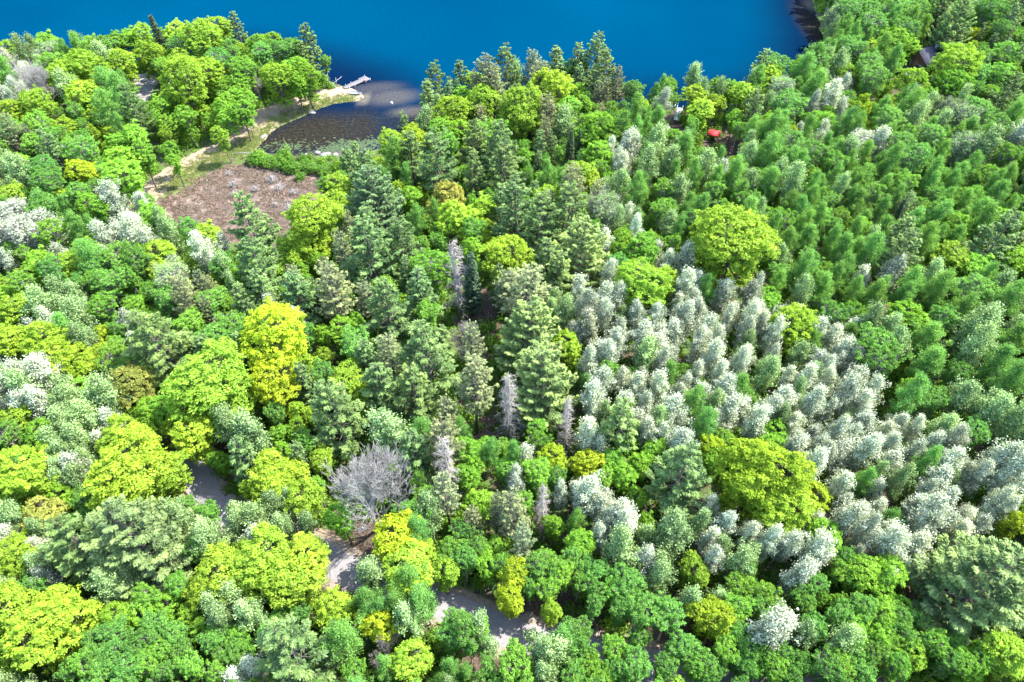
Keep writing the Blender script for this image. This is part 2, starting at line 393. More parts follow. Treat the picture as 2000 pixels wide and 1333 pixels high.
# ------------------------------------------------------------------ tree prototypes (crown mesh, trunk mesh)
def limb(mb, a, b, r0, r1, bend=.12, n=5, k=5, g=rng):
    a = np.array(a, float); b = np.array(b, float); L = np.linalg.norm(b-a)
    t = np.linspace(0, 1, k)[:, None]; off = g.normal(0, bend*L*.5, 3)
    pts = a+(b-a)*t+off*np.sin(t*math.pi)+np.array([0, 0, -.06*L])*np.sin(t*math.pi)
    mb.tube(pts, np.linspace(r0, r1, k), n, cap=False); return pts
def broad_crown(seed, Rr, hh, soft=False, nleaf=9000, leaf=.34, low=.0):
    """lobed broadleaf crown: lobes carry leafy clumps; returns V,Q,var,lobes"""
    g = np.random.default_rng(seed)
    zc = hh-Rr*.80; K = int(9 if Rr > 4 else 6)
    lob = [(np.array([0, 0, zc+Rr*.30]), Rr*.50)]
    for i in range(K):
        a = 2*math.pi*(i+g.uniform(-.3, .3))/K
        rr = Rr*g.uniform(.42, .60); rad = Rr*g.uniform(.32, .46)
        lob.append((np.array([math.cos(a)*rr, math.sin(a)*rr, zc+Rr*g.uniform(-.28, .28)]), rad))
    for i in range(4):
        a = g.uniform(0, 6.28); lob.append((np.array([math.cos(a)*Rr*.3, math.sin(a)*Rr*.3, zc+Rr*g.uniform(.15, .45)]), Rr*g.uniform(.3, .4)))
    for i in range(4):
        a = g.uniform(0, 6.28); lob.append((np.array([math.cos(a)*Rr*.45, math.sin(a)*Rr*.45, zc-Rr*g.uniform(.45, .65)]), Rr*g.uniform(.25, .36)))
    if soft:
        for i in range(9):
            a = g.uniform(0, 6.28); rr = Rr*g.uniform(.25, .8)
            for zz in range(3): lob.append((np.array([math.cos(a)*rr*(1+.12*zz), math.sin(a)*rr*(1+.12*zz), zc-Rr*.35+Rr*.34*zz+g.uniform(-.2, .35)*Rr*(1-rr/Rr)]), Rr*g.uniform(.15, .24)))
        lob = lob[:1]+[(c_, r_*.8) for c_, r_ in lob[1:K+1]]+lob[K+1:]
    for i in range(9):
        a = 2*math.pi*(i+g.uniform(-.35, .35))/5; zl = max(hh*.17, zc-Rr*g.uniform(.7, 1.6)); lob.append((np.array([math.cos(a)*Rr*.38, math.sin(a)*Rr*.38, zl]), Rr*g.uniform(.2, .33)))
    cr = (.36 if soft else .46)*(1 if Rr > 4 else .75)
    cen, cn = [], []
    for c, r in lob:
        n = int(4*math.pi*r*r*.75/(cr*cr*(2.1 if soft else 1.7)))
        d = rand_dir(n, g); d = d[d[:, 2] > -.45]
        q = c+d*r*g.uniform(.78, 1.20, (len(d), 1))*np.array([1, 1, .82])
        ok = np.ones(len(q), bool)
        for c2, r2 in lob:
            if c2 is c: continue
            ok &= np.linalg.norm((q-c2)/np.array([1, 1, .82]), axis=1) > r2*.80
        cen.append(q[ok]); cn.append(d[ok])
    cen = np.vstack(cen); cn = np.vstack(cn)
    keep = g.uniform(size=len(cen)) > (.16 if soft else .10)
    for _ in range(9):          # gaps where limbs are missing
        b_ = cen[g.integers(len(cen))]; keep &= ~((np.linalg.norm(cen-b_, axis=1) < Rr*g.uniform(.12, .24)) & (g.uniform(size=len(cen)) < .85))
    cen, cn = cen[keep], cn[keep]
    # shoots that stand out of the crown
    for _ in range(int(34 if Rr > 4 else 22)):
        i_ = g.integers(len(cen)); dv = cn[i_]*.8+np.array([0, 0, .45])+g.normal(0, .35, 3); dv /= np.linalg.norm(dv)
        L_ = Rr*g.uniform(.08, .26); q_ = cen[i_]+dv*np.linspace(.3, 1, 3)[:, None]*L_
        cen = np.vstack([cen, q_]); cn = np.vstack([cn, np.repeat(dv[None], 3, 0)])
    per = max(6, nleaf//len(cen)); nC = len(cen)
    cvar = np.clip(g.normal(.5, .16, nC), 0, 1)
    d = rand_dir(nC*per, g).reshape(nC, per, 3)
    d[..., 2] = np.abs(d[..., 2])*.9-.12
    rad = cr*g.uniform(.35, 1.05, (nC, per, 1))*g.uniform(.7, 1.25, (nC, 1, 1))
    P = cen[:, None]+d*rad*np.array([1.15, 1.15, .75])
    nr = d*.6+cn[:, None]*.3+np.array([0, 0, .75])+g.normal(0, .5 if not soft else .65, (nC, per, 3))
    tn = g.normal(size=(nC, per, 3))+d
    s = leaf*g.uniform(.65, 1.25, nC*per)
    V, Q = leaves(P.reshape(-1, 3), nr.reshape(-1, 3), tn.reshape(-1, 3), s*.75, s*1.15)
    var = np.clip(np.repeat(cvar, per)+g.normal(0, .17, nC*per), 0, 1)
    return V, Q, var, lob
def make_broad(name, seed, Rr, hh, soft, nleaf, leaf, mat, bark, airy=False):
    V, Q, var, lob = broad_crown(seed, Rr, hh, soft, nleaf, leaf)
    if airy:
        k = np.random.default_rng(seed+1).uniform(size=len(Q)) > .45
        idx = np.where(k)[0]; V = V.reshape(-1, 4, 3)[idx].reshape(-1, 3); Q = np.arange(len(V)).reshape(-1, 4); var = var[idx]
    crown = mesh_np(name+'_crown', V, Q, var); crown.materials.append(mat)
    g = np.random.default_rng(seed+5); mb = MB(); s = Rr/5
    fork = np.array([g.normal(0, .2), g.normal(0, .2), hh-Rr*1.75])
    mb.tube([(0, 0, -.6), (0, 0, .2), fork*.5, fork], [.34*s+.05, .26*s+.05, .22*s+.03, .19*s+.02], 7)
    for i, (c, r) in enumerate(lob):
        e = limb(mb, fork+g.normal(0, .08, 3), c, .14*s+.02, .05*s+.01, .12, 5, 5, g)
        for j in range(5 if not airy else 9):
            dd = rand_dir(1, g)[0]; dd[2] = abs(dd[2])*.8
            f = limb(mb, e[g.integers(2, 5)], c+dd*r*(.95 if not airy else 1.05), .05*s+.01, .012, .15, 3, 4, g)
            if airy:
                for _ in range(4):
                    d2 = rand_dir(1, g)[0]; limb(mb, f[g.integers(1, 4)], f[-1]+d2*.9, .02, .008, .2, 3, 3, g)
    tr = mb.mesh(name+'_trunk'); tr.materials.append(bark)
    return crown, tr
def make_aspen(name, seed, Rr, hh, nleaf, mat, bark, leaf=.24, dens=1.0):
    g = np.random.default_rng(seed); mb = MB()
    top = np.array([g.normal(0, .35), g.normal(0, .35), hh]); z0 = hh*.30
    tp = lambda t: np.array([top[0]*t*t, top[1]*t*t, hh*t])
    ts = np.linspace(0, 1, 8); mb.tube([tp(t) if t > 0 else (0, 0, -.5) for t in ts], np.linspace(.16, .02, 8), 6)
    nb = 60; P = []; Nn = []; Tn = []; va = []
    for i in range(nb):
        t = .32+.68*(i+.5)/nb; a = i*2.4+g.uniform(-.5, .5); base = tp(t)
        prof = (min(1, (1.04-t)/.42)**.8)*(.5+.5*min(1, (t-.30)/.25))
        L = Rr*prof*g.choice([.55, .8, 1.0, 1.3])*g.uniform(.9, 1.1)
        e = base+np.array([math.cos(a)*L, math.sin(a)*L, L*g.uniform(.35, .95)])
        pts = limb(mb, base, e, .045, .012, .08, 3, 4, g)
        n = int(nleaf/nb*(0.35+prof)*g.uniform(.6, 1.3)); cv = np.clip(g.normal(.5, .12)+(t-.65)*.25, 0, 1)
        # leaf sprays: several little tufts along the branch
        for k in range(4):
            c = pts[0]+(e-pts[0])*g.uniform(.35, 1.08); m_ = n//4
            if m_ < 1: continue
            d = g.normal(0, 1, (m_, 3))*np.array([.27, .27, .24])*dens; P.append(c+d)
            Nn.append(d*.8+np.array([0, 0, .45])+g.normal(0, .6, (m_, 3))); Tn.append(g.normal(size=(m_, 3)))
            va.append(np.clip(cv+g.normal(0, .30, m_), 0, 1))
    P = np.vstack(P); Nn = np.vstack(Nn); Tn = np.vstack(Tn); s = leaf*g.uniform(.6, 1.25, len(P))
    V, Q = leaves(P, Nn, Tn, s*.8, s*1.1)
    crown = mesh_np(name+'_crown', V, Q, np.concatenate(va)); crown.materials.append(mat)
    tr = mb.mesh(name+'_trunk'); tr.materials.append(bark); return crown, tr
def make_pine(name, seed, Rr, hh, mat, bark, whorls=12, per=5, z0=.24, power=.72, droop=.05, tuft=.62, thin=1.35, ragged_=.38):
    g = np.random.default_rng(seed); mb = MB()
    mb.tube([(0, 0, -.6), (0, 0, hh*.3), (g.normal(0, .2), g.normal(0, .2), hh*.7), (0, 0, hh*.99)], [.30, .23, .13, .03], 7)
    P, Nn, Tn, va = [], [], [], []
    for w in range(whorls):
        t = (w+.5)/whorls; z = hh*(z0+(1-z0)*t*.985); a0 = g.uniform(0, 6.28)
        bottom = min(1, .55+t*2.2)
        for k in range(per if t < .93 else 4):
            a = a0+2*math.pi*k/per+g.normal(0, .22)
            L = Rr*((1-t)**power)*bottom*g.uniform(1-ragged_, 1.1)+.35
            zz = z+g.normal(0, .18); up = L*(.10+.40*t)-droop*L
            dirv = np.array([math.cos(a), math.sin(a), 0]); side = np.array([-dirv[1], dirv[0], 0])
            s = np.linspace(0, 1, 6)[:, None]
            pts = np.array([0, 0, zz])+dirv*L*s+np.array([0, 0, 1])*(up*s**1.6-droop*2*L*np.sin(s*math.pi))
            mb.tube(pts, np.linspace(.06*(1-t)+.02, .01, 6), 4, cap=False)
            cv = np.clip(g.normal(.5, .14), 0, 1)
            nt_ = max(5, int(L*7.5*thin))
            for q in range(nt_):
                f = g.uniform(.18 if L < 2 else .34, 1.03)**.8; lat = (g.uniform(-1, 1))*L*.26*(1.2-f)*1.3
                i0 = min(4, int(f*5)); fr = f*5-i0
                c = pts[i0]*(1-fr)+pts[min(5, i0+1)]*fr + side*lat + np.array([0, 0, g.normal(.02, .07)])
                m_ = 8; dd = dirv*.8+side*np.sign(lat)*.55*abs(g.normal(.8, .4))
                T = dd+g.normal(0, .38, (m_, 3)); T[:, 2] = np.abs(T[:, 2])*.6+.05
                P.append(c+T*tuft*.28+g.normal(0, .05, (m_, 3))); Tn.append(T)
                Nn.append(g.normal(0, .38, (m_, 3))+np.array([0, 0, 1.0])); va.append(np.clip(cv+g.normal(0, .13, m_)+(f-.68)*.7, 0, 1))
    P = np.vstack(P); Nn = np.vstack(Nn); Tn = np.vstack(Tn); n = len(P)
    s = tuft*g.uniform(.7, 1.2, n)
    V, Q = leaves(P, Nn, Tn, s*.30, s)
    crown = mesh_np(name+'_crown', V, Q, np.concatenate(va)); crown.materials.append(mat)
    tr = mb.mesh(name+'_trunk'); tr.materials.append(bark); return crown, tr
def make_snag(name, seed, Rr, hh, bark, nb=90, droop=.35, z0=.2):
    g = np.random.default_rng(seed); mt = MB(); mb = MB()
    mt.tube([(0, 0, -.5), (.1, 0, hh*.4), (g.normal(0, .3), g.normal(0, .3), hh*.8), (g.normal(0, .4), 0, hh)], [.24, .18, .1, .03], 7)
    for i in range(nb):
        t = z0+(1-z0)*(i+.5)/nb; a = i*2.4+g.normal(0, .4); L = Rr*(1-t*.72)*g.uniform(.45, 1.1)
        b0 = np.array([0, 0, hh*t]); e = b0+np.array([math.cos(a)*L, math.sin(a)*L, -droop*L+g.normal(0, .2)])
        pts = limb(mb, b0, e, .05, .015, .1, 3, 5, g)
        for j in range(7):
            q = pts[g.integers(1, 5)]; dd = (e-b0)/L*.5+rand_dir(1, g)[0]*.8; dd[2] -= .25
            f = limb(mb, q, q+dd*L*.38, .02, .008, .15, 3, 3, g)
            for _ in range(2): limb(mb, f[1], f[1]+rand_dir(1, g)[0]*.45, .012, .006, .1, 3, 3, g)
    br = mb.mesh(name+'_branches'); br.materials.append(bark)
    tr = mt.mesh(name+'_trunk'); tr.materials.append(bark); return br, tr
def make_bare(name, seed, Rr, hh, bark, levels=7, spread=.58):
    g = np.random.default_rng(seed); mt = MB(); mb = MB()
    def grow(p, d, L, r, lv):
        k = 4; pts = [p]; q = p.copy(); dd = d.copy()
        for _ in range(k):
            dd = dd+g.normal(0, .10, 3)+np.array([0, 0, .07]); dd /= np.linalg.norm(dd); q = q+dd*L/k; pts.append(q.copy())
        (mt if lv <= 1 else mb).tube(pts, np.linspace(r, r*.62, k+1), 6 if lv < 2 else 3, cap=False)
        if lv >= levels: return
        nch = [5, 4, 3, 3, 3, 3, 3][lv]
        for i in range(nch):
            base = pts[-1] if i < 2 else pts[g.integers(2, 5)]
            nd = dd+rand_dir(1, g)[0]*spread*(1.25 if lv == 0 else 1); nd[2] += .10; nd /= np.linalg.norm(nd)
            grow(base, nd, L*g.uniform(.62, .85), max(r*.56, .016), lv+1)
    grow(np.array([0, 0, -.4]), np.array([0, 0, 1.0]), hh*.30, .26, 0)
    br = mb.mesh(name+'_branches'); br.materials.append(bark)
    tr = mt.mesh(name+'_trunk'); tr.materials.append(bark)
    return br, tr

PROTO = {}   # key -> list of (crown, trunk, radius, height)
def reg(key, fn, seeds, Rr, hh):
    PROTO[key] = []
    for s in seeds:
        c_, t_ = fn(key+str(s), s, Rr, hh); co = np.empty(len(c_.vertices)*3, np.float32); c_.vertices.foreach_get('co', co); co = co.reshape(-1, 3)
        PROTO[key].append((c_, t_, float(np.percentile(np.hypot(co[:, 0], co[:, 1]), 97)), float(np.percentile(co[:, 2], 99.7))))
reg('mapleL', lambda n, s, r, h: make_broad(n, s, r, h, False, 26000, .26, MAT['broad'], MAT['bark']), (1, 2, 3), 5.0, 14.5)
reg('mapleS', lambda n, s, r, h: make_broad(n, s, r, h, False, 10000, .24, MAT['broad'], MAT['bark']), (4, 5, 6), 2.8, 11.0)
reg('softL', lambda n, s, r, h: make_broad(n, s, r, h, True, 24000, .21, MAT['broad'], MAT['palebark']), (7, 8, 9), 4.2, 14.0)
reg('softS', lambda n, s, r, h: make_broad(n, s, r, h, True, 11000, .19, MAT['broad'], MAT['palebark']), (10, 11, 12), 2.5, 11.5)
reg('airyL', lambda n, s, r, h: make_broad(n, s, r, h, True, 26000, .20, MAT['pale'], MAT['palebark'], True), (13, 14), 4.0, 13.5)
reg('airyS', lambda n, s, r, h: make_broad(n, s, r, h, True, 14000, .19, MAT['pale'], MAT['palebark'], True), (15, 16), 2.4, 11.5)
reg('aspen', lambda n, s, r, h: make_aspen(n, s, r, h, 9000, MAT['pale'], MAT['palebark'], .23, 1.3), (20, 21, 22, 23, 27, 28), 2.2, 14.0)
reg('aspenG', lambda n, s, r, h: make_aspen(n, s, r, h, 12000, MAT['broad'], MAT['palebark'], .20, 1.2), (24, 25, 26, 29), 2.4, 14.5)
reg('pineL', lambda n, s, r, h: make_pine(n, s, r, h, MAT['needle'], MAT['bark']), (30, 31, 32), 5.4, 19.0)
reg('pineX', lambda n, s, r, h: make_pine(n, s, r, h, MAT['needle'], MAT['bark'], 15, 8, .18, .62, .12, .62, 1.7, .3), (31, 34), 8.5, 20.0)
reg('pineS', lambda n, s, r, h: make_pine(n, s, r, h, MAT['needle'], MAT['bark'], 12, 5, .2, .8, .05, .48, 1.6), (33, 34), 3.0, 14.5)
reg('redpine', lambda n, s, r, h: make_pine(n, s, r, h, MAT['needle'], MAT['bark'], 13, 7, .40, .42, .10, .42, .95, .4), (35, 36, 37), 3.4, 18.0)
reg('spruce', lambda n, s, r, h: make_pine(n, s, r, h, MAT['needle'], MAT['bark'], 30, 8, .12, .95, .14, .34, 1.5, .2), (38, 39), 1.9, 16.0)
reg('snag', lambda n, s, r, h: make_snag(n, s, r, h, MAT['deadwood']), (40, 41), 2.2, 16.0)
reg('bare', lambda n, s, r, h: make_bare(n, s, r, h, MAT['barewood']), (42, 43), 4.6, 13.5)

# kind: (name, category, description, large proto, small proto, split radius, colour, height factor, crown part name)
KIND = {
 'M': ('lime_maple', 'maple', 'bright lime-green maple', 'mapleL', 'mapleS', 3.6, (.255, .395, .045)),
 'm': ('green_maple', 'maple', 'fresh green maple', 'mapleL', 'mapleS', 3.6, (.18, .36, .045)),
 'G': ('golden_maple', 'maple', 'golden-yellow maple', 'mapleL', 'mapleS', 3.6, (.28, .385, .03)),
 'O': ('rusty_maple', 'maple', 'rusty orange-tinged maple', 'mapleL', 'mapleS', 3.6, (.30, .30, .07)),
 'D': ('oak_tree', 'oak', 'mid-green round oak', 'softL', 'softS', 3.2, (.135, .30, .065)),
 'B': ('birch_tree', 'birch', 'soft light-green birch', 'softL', 'softS', 3.2, (.17, .35, .055)),
 'A': ('silver_aspen', 'aspen', 'silvery white-leaved aspen', 'airyL', 'aspen', 3.1, (.44, .475, .365)),
 'a': ('pale_aspen', 'aspen', 'pale grey-green aspen', 'airyL', 'aspen', 3.0, (.24, .345, .14)),
 'g': ('green_aspen', 'aspen', 'green-leaved aspen', 'softL', 'aspenG', 3.2, (.155, .325, .085)),
 'P': ('white_pine', 'pine', 'feathery blue-green white pine', 'pineL', 'pineS', 3.6, (.125, .205, .07)),
 'R': ('red_pine', 'pine', 'thin brownish-green red pine', 'redpine', 'redpine', 3.4, (.175, .21, .105)),
 'S': ('spruce_tree', 'spruce', 'narrow dark spruce', 'spruce', 'spruce', 1.9, (.07, .11, .06)),
 'X': ('dead_conifer', 'dead tree', 'dead grey conifer snag', 'snag', 'snag', 2.2, (.4, .4, .4)),
 'Y': ('bare_tree', 'dead tree', 'leafless pale-branched tree', 'bare', 'bare', 4.6, (.5, .5, .5)),
}
# hero trees surveyed from the photograph: crown centre (u, v), crown width, kind
HEROES = """
22 98 45M,47 100 40a,91 81 50m,97 103 45a,20 125 36A,10 145 40g,71 165 76Y,152 95 38g,179 86 40m,203 86 42D,172 128 75M,230 80 46m,250 68 38m,212 108 40a,236 118 55M,284 70 52M,287 101 52M,318 88 26S,341 63 48M,358 88 48D,398 63 62M,398 90 72M,439 50 46M,466 66 36P,469 90 24M,449 93 38D,425 118 52D,469 132 50B,355 135 62M,368 176 90M,317 169 45M,456 180 85m,405 138 58M,334 216 90m,277 205 55P,236 176 50g,209 162 46g,128 142 62M,135 170 45a,159 189 66M,189 203 42M,78 203 66M,216 216 52g,182 230 42M,149 216 42D,25 215 52M,115 240 32Y,250 236 30m,67 263 92B,20 257 42R,162 294 66D,111 304 52P,250 290 98m,236 344 76m,331 290 32m,338 311 28m,165 334 56G,95 354 62D,30 314 46m,40 331 50a,121 375 32M,179 375 34Y,155 378 50D,17 388 56M,216 392 48A,186 405 62m,81 405 62D,290 422 62m,22 421 70A
636 98 58P,648 131 50P,606 98 46P,582 98 46m,615 146 56m,582 134 50m,546 149 60M,510 105 46D,548 100 46D,576 158 46m,505 82 40m,535 78 36m,474 140 45B,450 209 80m,432 260 36M,480 220 22m,501 165 40Y,684 329 42P,699 316 34P,716 350 62P,735 395 110P,657 368 62M,636 364 40D,669 400 50M,612 440 108M,768 284 60M,807 272 60G,792 257 30P,492 437 80P,722 455 72P,780 362 36M,801 380 46m,771 308 50g,804 308 50P,560 480 44M
845 167 50P,890 155 38P,947 149 60R,965 172 46R,992 140 60P,1040 131 44R,980 119 26a,1082 137 46P,1103 124 36D,1130 131 46P,1169 119 60P,1175 152 60P,1208 158 36R,1235 172 40D,1246 150 32Y,1055 157 50R,938 200 75M,881 218 70M,1016 221 92M,1082 185 80M,832 232 36a,950 266 70B,926 290 60P,980 296 75P,860 314 82P,1070 221 46R,1112 212 50B,1100 236 42a,1034 260 16S,1055 296 32P,1133 296 16S,1112 311 22S,1172 254 76m,1139 266 50m,1169 302 60m,1211 254 46g,1025 299 36m,986 335 70P,1130 338 56M,1160 359 46M,1190 344 36m,1118 362 60R,1076 344 42g,881 380 66O,848 404 36O,893 425 76M,944 404 50M,911 335 36m,1010 410 82P,1070 383 60M,1112 416 80P,1058 440 80P,1175 410 70a,1211 365 46a,1229 290 40A,1229 416 26A,1166 446 36D,1214 464 46m,815 425 42g,835 200 40P,855 250 44m
1252 160 30Y,1283 154 32m,1304 184 32g,1326 168 28M,1358 155 36a,1358 188 50M,1367 213 54M,1398 170 40m,1441 135 44P,1414 138 30a,1486 110 36m,1497 125 56g,1533 125 36m,1504 148 56M,1565 132 46g,1583 114 44g,1448 181 50M,1481 156 36g,1470 220 42P,1502 238 40m,1416 208 32m,1436 226 36m,1538 206 64g,1524 172 50a,1569 184 26G,1249 201 30M,1290 204 34A,1213 226 32m,1245 217 40g,1279 238 40g,1243 260 24M,1227 280 38A,1279 285 50a,1318 268 36B,1335 292 48g,1382 318 40g,1452 300 40a,1493 294 54g,1549 283 64g,1448 318 36M,1434 341 50g,1371 325 50a,1313 312 46a,1267 328 50a,1220 328 36A,1301 368 30m,1326 368 30M,1545 348 30M,1590 341 36M,1403 339 32A
1625 27 40a,1659 20 54g,1699 22 46g,1751 22 60g,1795 20 46g,1835 22 40P,1879 27 40g,1931 20 60D,1981 25 50P,1646 54 36g,1708 50 60g,1763 54 50g,1807 52 56P,1864 50 70P,1901 64 26G,1941 59 36M,1966 52 42P,1748 84 66m,1703 99 42M,1659 94 54g,1595 126 56g,1634 129 42a,1651 143 40m,1699 126 58g,1708 153 60g,1866 140 80M,1783 161 60M,1860 168 70m,1931 129 90D,1966 104 50D,1981 139 36m,1738 196 26M,1775 203 50g,1654 188 26m,1669 210 32M,1624 188 40A,1577 173 46g,1691 178 24m,1810 205 30a,1857 213 50a,1906 218 60g,1956 198 60P,1990 223 50g,1605 235 46m,1609 262 30A,1644 243 46g,1738 235 58g,1783 235 46a,1887 230 60a,1944 248 60g,1684 280 56A,1708 274 44A,1654 292 46a,1758 280 60g,1820 270 56g,1882 280 60a,1931 285 50a,1981 267 46A,1585 297 60g,1783 309 64g
52 451 75A,86 403 50g,150 447 46g,259 451 58A,206 464 44A,97 455 60B,337 459 50a,371 447 50D,405 455 56M,375 481 42g,165 489 60M,131 519 60M,187 504 60g,225 530 110D,262 511 70D,315 496 66M,311 530 56M,405 489 50A,431 519 46D,446 522 40a,469 537 50m,412 545 36M,75 511 60m,101 530 60D,45 549 50B,11 552 32M,337 545 76a,360 575 60R,322 582 50D,394 556 32R,412 586 60D,446 597 46m,480 601 50P,30 605 70M,139 590 82a,90 601 60a,150 624 60a,202 597 60B,262 597 46m,277 586 28M,259 639 34A,202 646 40G,232 642 36D,139 642 54g,169 661 46a,101 635 38A,322 668 118P,375 627 56B,450 642 76D,412 665 70D,416 702 66P,472 699 46P,225 702 70B,262 717 60D,22 665 60M,90 661 90M,124 702 100M,172 717 66M,56 729 60A,79 740 70A,11 747 50A,41 785 46A,52 762 70a,112 785 92a,161 804 96a,202 817 82a,247 755 96O,262 792 80m,322 792 70m,315 777 26Y,367 736 42m,420 766 150M,461 800 92M,375 849 82M,244 852 100M,169 845 46m,120 871 52a,450 837 60a,26 822 60M,67 841 60m,15 841 56D
506 521 76P,521 574 60P,611 469 76M,577 506 42M,615 506 42m,671 487 46R,649 562 80R,581 555 46R,585 585 66P,540 607 38A,727 499 102P,787 484 76P,844 517 76B,750 555 50m,757 607 90P,825 574 66P,667 641 60m,690 675 70D,592 645 46D,472 660 66D,472 536 46m,536 675 130G,540 742 106G,600 705 50M,637 720 50D,671 716 32M,637 690 36M,596 757 50P,761 690 60R,720 712 60P,675 750 86M,739 761 76P,660 810 102P,566 855 86m,532 802 46D,611 810 42M,712 787 42M,836 705 112P,812 775 84P,892 544 54X,921 556 38S,900 660 64Y,925 752 84R,772 825 76a,814 852 60g,814 889 70P,866 862 76R,873 919 60X,915 881 56m,712 950 185Y,626 892 46M,589 900 42P,532 922 90M,487 847 76a,480 905 60P
990 506 100M,922 480 46m,1027 574 96R,1076 517 60P,1132 495 108P,1087 544 60P,975 559 36P,1192 480 32A,1252 484 70m,1215 514 42D,1256 562 104M,1294 540 60M,1335 510 44A,1339 555 46A,1132 570 42A,1114 607 46a,1177 581 42A,1207 585 42A,1159 634 40A,1204 667 46A,1110 671 56M,1230 630 24m,1256 619 40A,1040 655 120P,1062 740 130P,1144 712 40A,1189 722 42B,1219 737 34A,1234 727 28B,1222 782 36B,1252 675 40A,1294 675 46A,1335 720 28B,1376 750 26B,1162 776 54A,994 799 58X,1106 832 42X,1144 844 50A,1219 836 86P,1320 810 60A,1335 855 56A,1275 881 50m,1080 896 60G,1144 907 60G,1222 897 100m,1324 929 104P,1384 870 56G,1050 922 60B,986 911 42B,1005 934 38A,949 881 42g,922 900 50m,1339 622 46A,1365 675 46A
1431 489 160M,1392 455 70M,1548 633 88M,1750 475 66P,1755 502 74P,1796 466 46m,1863 440 64m,1940 480 84P,1854 498 70M,1899 520 70m,1976 435 60m,1976 511 64m,1899 570 76g,1971 588 70g,1827 565 60g,1782 552 50g,1746 435 20S,1737 534 46A,1782 624 76m,1710 669 76D,1719 705 76D,1638 615 32M,1692 606 36m,1777 750 42m,1516 844 56m,1755 687 50a
51 912 124M,22 941 80M,145 897 96a,145 930 80a,261 872 92M,337 897 80M,261 933 150M,116 962 60m,91 1002 80O,18 1013 60a,22 1082 96M,98 1060 80a,109 1104 90a,174 995 80D,265 1050 170P,175 1067 110P,355 1006 56a,384 1075 50D,417 1060 60a,217 1140 90a,304 1187 110m,225 1198 70m,25 1198 100M,98 1212 140M,72 1259 110M,22 1267 80M,203 1256 110D,254 1285 110D,308 1241 100D,344 1285 100D,163 1317 100D,435 1172 50a,409 1212 60a,391 1227 50m,435 1249 90D,18 1321 60a
431 941 48Y,555 919 90M,526 951 90M,594 970 80M,627 885 40M,667 1010 60m,440 1128 110M,520 1098 140M,592 1092 106M,560 1140 104M,400 1150 80M,562 1005 80a,475 1018 90a,776 1053 100G,797 1104 100M,714 1100 60a,446 1178 56a,493 1191 60a,562 1198 80D,645 1184 76M,721 1176 90g,747 1216 76G,801 1176 110g,674 1249 76g,747 1274 86Y,808 1278 80M,584 1285 140P,497 1317 50A,460 1267 90D,511 1252 50g,819 1030 60g,808 1002 70D
782 1022 60G,825 1082 70M,867 1115 60M,841 1007 60a,870 965 60R,919 929 50m,929 978 60m,1003 949 40A,1052 949 50B,1010 1007 66R,1023 1056 50R,1059 997 40X,1094 971 34A,1140 971 60A,1169 981 42A,1224 1017 60A,1133 1053 60m,1085 1023 42m,1117 1027 36g,903 1062 90D,961 1088 80m,1007 1111 66G,997 1165 60G,1059 1127 90D,1127 1108 90D,1189 1134 90D,1215 1082 70a,1078 1192 42M,906 1232 100D,1130 1255 66g,1059 1275 70a,977 1318 90D,886 1319 80g,1189 1320 80D
1479 933 150G,1526 990 110M,1399 897 50m,1500 868 60m,1609 1038 70m,1222 1006 50A,1388 991 40A,1421 1027 46A,1533 1053 50A,1595 1075 60A,1548 1118 60A,1385 1085 46A,1439 1096 56a,1356 1114 60M,1319 1038 76a,1283 1118 86a,1222 1133 70D,1262 1187 76D,1309 1198 76D,1356 1176 50a,1403 1212 90G,1468 1165 100B,1519 1220 86A,1560 1235 50a,1468 1122 32g,1482 1288 80D,1381 1308 86D,1247 1306 66D,1584 1158 80D,1667 1104 90D
1330 1262 60D,905 1222 79D,1120 1235 60D,1205 1262 55B,1010 1296 79B,915 1215 50a,1085 1262 60a,1440 1262 90D,1545 1300 100D,1640 1255 60a,1130 1300 90D,1240 1240 50D,290 800 70m,215 770 70a,150 760 60m,340 838 50M,1925 1135 190P,1742 1114 70m,1677 1118 70m,1731 1129 32A,1659 1194 90D,1695 1223 124m,1753 1230 100D,1760 1183 46m,1670 1285 110D,1782 1278 60M,1865 1275 80D,1905 1287 80m,1967 1277 90M,1988 1013 50G,1670 1082 32A,1622 1318 70D
"""
SILVER = [(1130,600),(1200,560),(1320,480),(1370,560),(1560,600),(1680,640),(1690,720),(1770,790),(1860,850),(1975,930),(1960,1030),(1820,1060),(1700,1080),(1600,1010),(1590,930),(1480,850),(1380,850),(1300,880),(1160,870),(1120,740)]
GREENST = [(1225,300),(1400,300),(2050,240),(2050,420),(1700,520),(1560,600),(1520,560),(1520,480),(1400,400),(1340,470),(1200,400)]
PALEST = [(1700,530),(2060,560),(2060,960),(1980,930),(1860,850),(1770,790),(1700,720),(1690,640)]
KEEP = [  # places the photograph shows open, at ground level
 [(285,400),(330,355),(400,300),(470,268),(480,240),(560,205),(640,190),(645,165),(700,150),(830,150),(830,215),(780,262),(740,290),(690,310),(655,330),(640,375),(600,410),(570,450),(540,470),(450,465),(420,440),(330,425)],
 [(372,890),(420,905),(425,990),(380,990)], [(620,1055),(735,1080),(735,1110),(700,1145),(640,1135),(625,1100)], [(858,1150),(900,1165),(890,1205),(865,1195)],
 [(955,1210),(1035,1228),(1035,1262),(970,1255)], [(1160,1268),(1195,1272),(1190,1290)],
 [(1312,195),(1342,195),(1342,245),(1312,240)], [(1355,245),(1440,250),(1440,292),(1385,285),(1355,275)],
 [(1735,170),(1770,120),(1800,85),(1850,100),(1825,120),(1790,135),(1755,170)], [(240,150),(305,138),(312,155),(300,185),(255,180)],
 [(940,590),(958,590),(966,700),(955,840),(938,840),(950,700)], [(528,1030),(570,1035),(560,1070),(530,1065)]]
KEEPW = [np.array(k, float) for k in KEEP]

